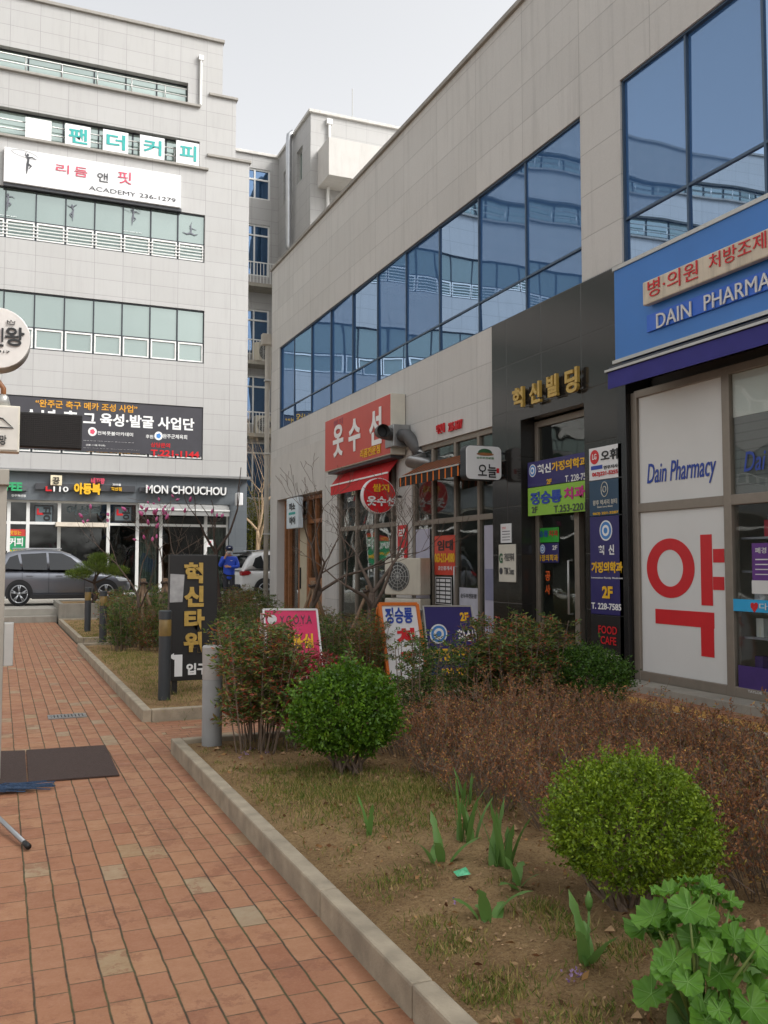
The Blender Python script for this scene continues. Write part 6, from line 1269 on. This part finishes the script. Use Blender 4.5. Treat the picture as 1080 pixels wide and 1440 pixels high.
# ================================================================ PERSON
def skin_mesh(name, pts, edges, mat, parent, root=0, sub=2):
    off = origin(parent); me = bpy.data.meshes.new(name); me.from_pydata([tuple(Vector(p[:3])-off) for p in pts], edges, []); me.update(); o = bpy.data.objects.new(name, me); C.objects.link(o); o.parent = parent
    sk_ = o.modifiers.new('skin', 'SKIN'); sk_.use_smooth_shade = True
    for i, v in enumerate(me.skin_vertices[0].data):
        r_ = pts[i][3]; v.radius = r_ if isinstance(r_, tuple) else (r_, r_); v.use_root = (i == root)
    s = o.modifiers.new('smooth', 'SUBSURF'); s.levels = s.render_levels = sub
    me.materials.append(mat); return o
pe = thing('person', 'person in blue jacket, navy cap and pale mask, hand raised to the face', 'person', (0, 0, 0))
m_skin = M('skin', '#b98a6c', .6, .06, 20); m_jk = M('jacket_blue', '#1d46b8', .6, .12, 14, bump=.5, bscale=14); m_tr = M('trousers_dark', '#2b2c33', .8, .1, 10); m_cap = M('cap_navy', '#1f2748', .7, .08); m_mask = M('mask_grey', '#b9b6b4', .8, .05)
bp = [(0, 0, .95, .10), (0, 0, 1.15, .10), (0, 0, 1.36, .11), (0, 0, 1.50, .055), (0, -.01, 1.60, .06), (0, -.03, 1.68, .088), (0, -.015, 1.765, .06),
      (-.17, 0, 1.42, .05), (-.27, -.04, 1.17, .042), (-.13, -.20, 1.47, .03), (-.105, -.19, 1.54, .03),
      (.17, 0, 1.42, .05), (.26, -.05, 1.17, .042), (.0, -.22, 1.16, .03), (-.07, -.22, 1.17, .028),
      (.09, 0, .90, .08), (.10, -.01, .50, .055), (.10, .02, .09, .04), (-.09, 0, .90, .08), (-.10, -.01, .50, .055), (-.10, .02, .09, .04)]
be = [(0, 1), (1, 2), (2, 3), (3, 4), (4, 5), (5, 6), (2, 7), (7, 8), (8, 9), (9, 10), (2, 11), (11, 12), (12, 13), (13, 14), (0, 15), (15, 16), (16, 17), (0, 18), (18, 19), (19, 20)]
for hand, dr, sdv in ((10, Vector((.35, .1, 1)), Vector((.3, -.9, 0))), (14, Vector((-1, 0, .1)), Vector((0, 0, 1)))):
    h0 = Vector(bp[hand][:3]); dr = dr.normalized(); sdv = sdv.normalized(); cv = dr.cross(sdv)
    for k, l in enumerate((.065, .075, .07, .055)):
        i = len(bp); b0 = h0+sdv*(.027-.018*k)+dr*.02; bp += [(*b0, .010), (*(b0+dr*l*.55), .009), (*(b0+dr*l+cv*.012), .007)]; be += [(hand, i), (i, i+1), (i+1, i+2)]
    i = len(bp); b0 = h0+sdv*.035-dr*.01; bp += [(*b0, .011), (*(b0+sdv*.02+dr*.03), .009)]; be += [(hand, i), (i, i+1)]
skin_mesh('body', bp, be, m_skin, pe)
jp = [(0, 0, .74, (.185, .14)), (0, 0, 1.1, (.19, .13)), (0, 0, 1.32, (.19, .135)), (0, .0, 1.45, (.13, .10)), (0, .0, 1.52, (.085, .08)), (-.20, .0, 1.41, .088), (-.28, -.04, 1.17, .074), (-.15, -.185, 1.43, .05), (.20, .0, 1.41, .088), (.275, -.06, 1.16, .074), (.03, -.215, 1.15, .05)]
skin_mesh('jacket', jp, [(0, 1), (1, 2), (2, 3), (3, 4), (2, 5), (5, 6), (6, 7), (2, 8), (8, 9), (9, 10)], m_jk, pe)
skin_mesh('trousers', [(0, 0, 1.05, .15), (.09, 0, .84, .105), (.10, -.01, .5, .085), (.10, .02, .08, .07), (-.09, 0, .84, .105), (-.10, -.01, .5, .085), (-.10, .02, .08, .07)], [(0, 1), (1, 2), (2, 3), (0, 4), (4, 5), (5, 6)], m_tr, pe)
for sx in (.1, -.1): skin_mesh('shoe', [(sx, .05, .05, .05), (sx, -.05, .045, .05), (sx, -.16, .035, .04)], [(0, 1), (1, 2)], m_black, pe, sub=1)
c = MB(); c.lathe((0, -.02, 1.70), [(.112, 0), (.112, .04), (.10, .085), (.07, .115), (.02, .125)], 20); c.build('cap', m_cap, pe, True); c = MB()
c.prism([(.085*math.cos(a), -.10+.105*math.sin(a)) for a in np.linspace(math.pi, 2*math.pi, 14)], 'z', 1.70, 1.712); c.build('cap_brim', m_cap, pe); BX('cap_emblem', m_wht, pe, -.03, .03, -.134, -.128, 1.745, 1.765)
c = MB(); vs = []; 
for z, w_, d_ in ((1.555, .05, -.105), (1.59, .078, -.125), (1.625, .08, -.13), (1.655, .07, -.12)):
    for a in np.linspace(-1.1, 1.1, 9): vs.append((w_*math.sin(a)*1.1, -.02+(d_+.02)*math.cos(a), z))
c.add(vs, [(j*9+i, j*9+i+1, (j+1)*9+i+1, (j+1)*9+i) for j in range(3) for i in range(8)]); mk = c.build('mask', m_mask, pe, True, fix=False); so_ = mk.modifiers.new('thick', 'SOLIDIFY'); so_.thickness = .006
for sx in (-.034, .034): MB().lathe((sx, -.108, 1.678), [(.002, -.008), (.013, 0), (.002, .008)], 8).build('eye', m_black, pe, True)
for sx in (-.095, .095): MB().lathe((sx, -.01, 1.63), [(.006, 0), (.02, .02), (.024, .045), (.01, .06)], 8).build('ear', m_skin, pe, True)
c = MB(); c.lathe((0, 0, 1.62), [(.085, 0), (.1, .05), (.105, .09)], 16); c.build('hair', m_black, pe, True)
BX('chest_mark', m_wht, pe, .03, .09, -.142, -.136, 1.345, 1.355)
place(pe, (6.55, 27.85, .35), R(-10))
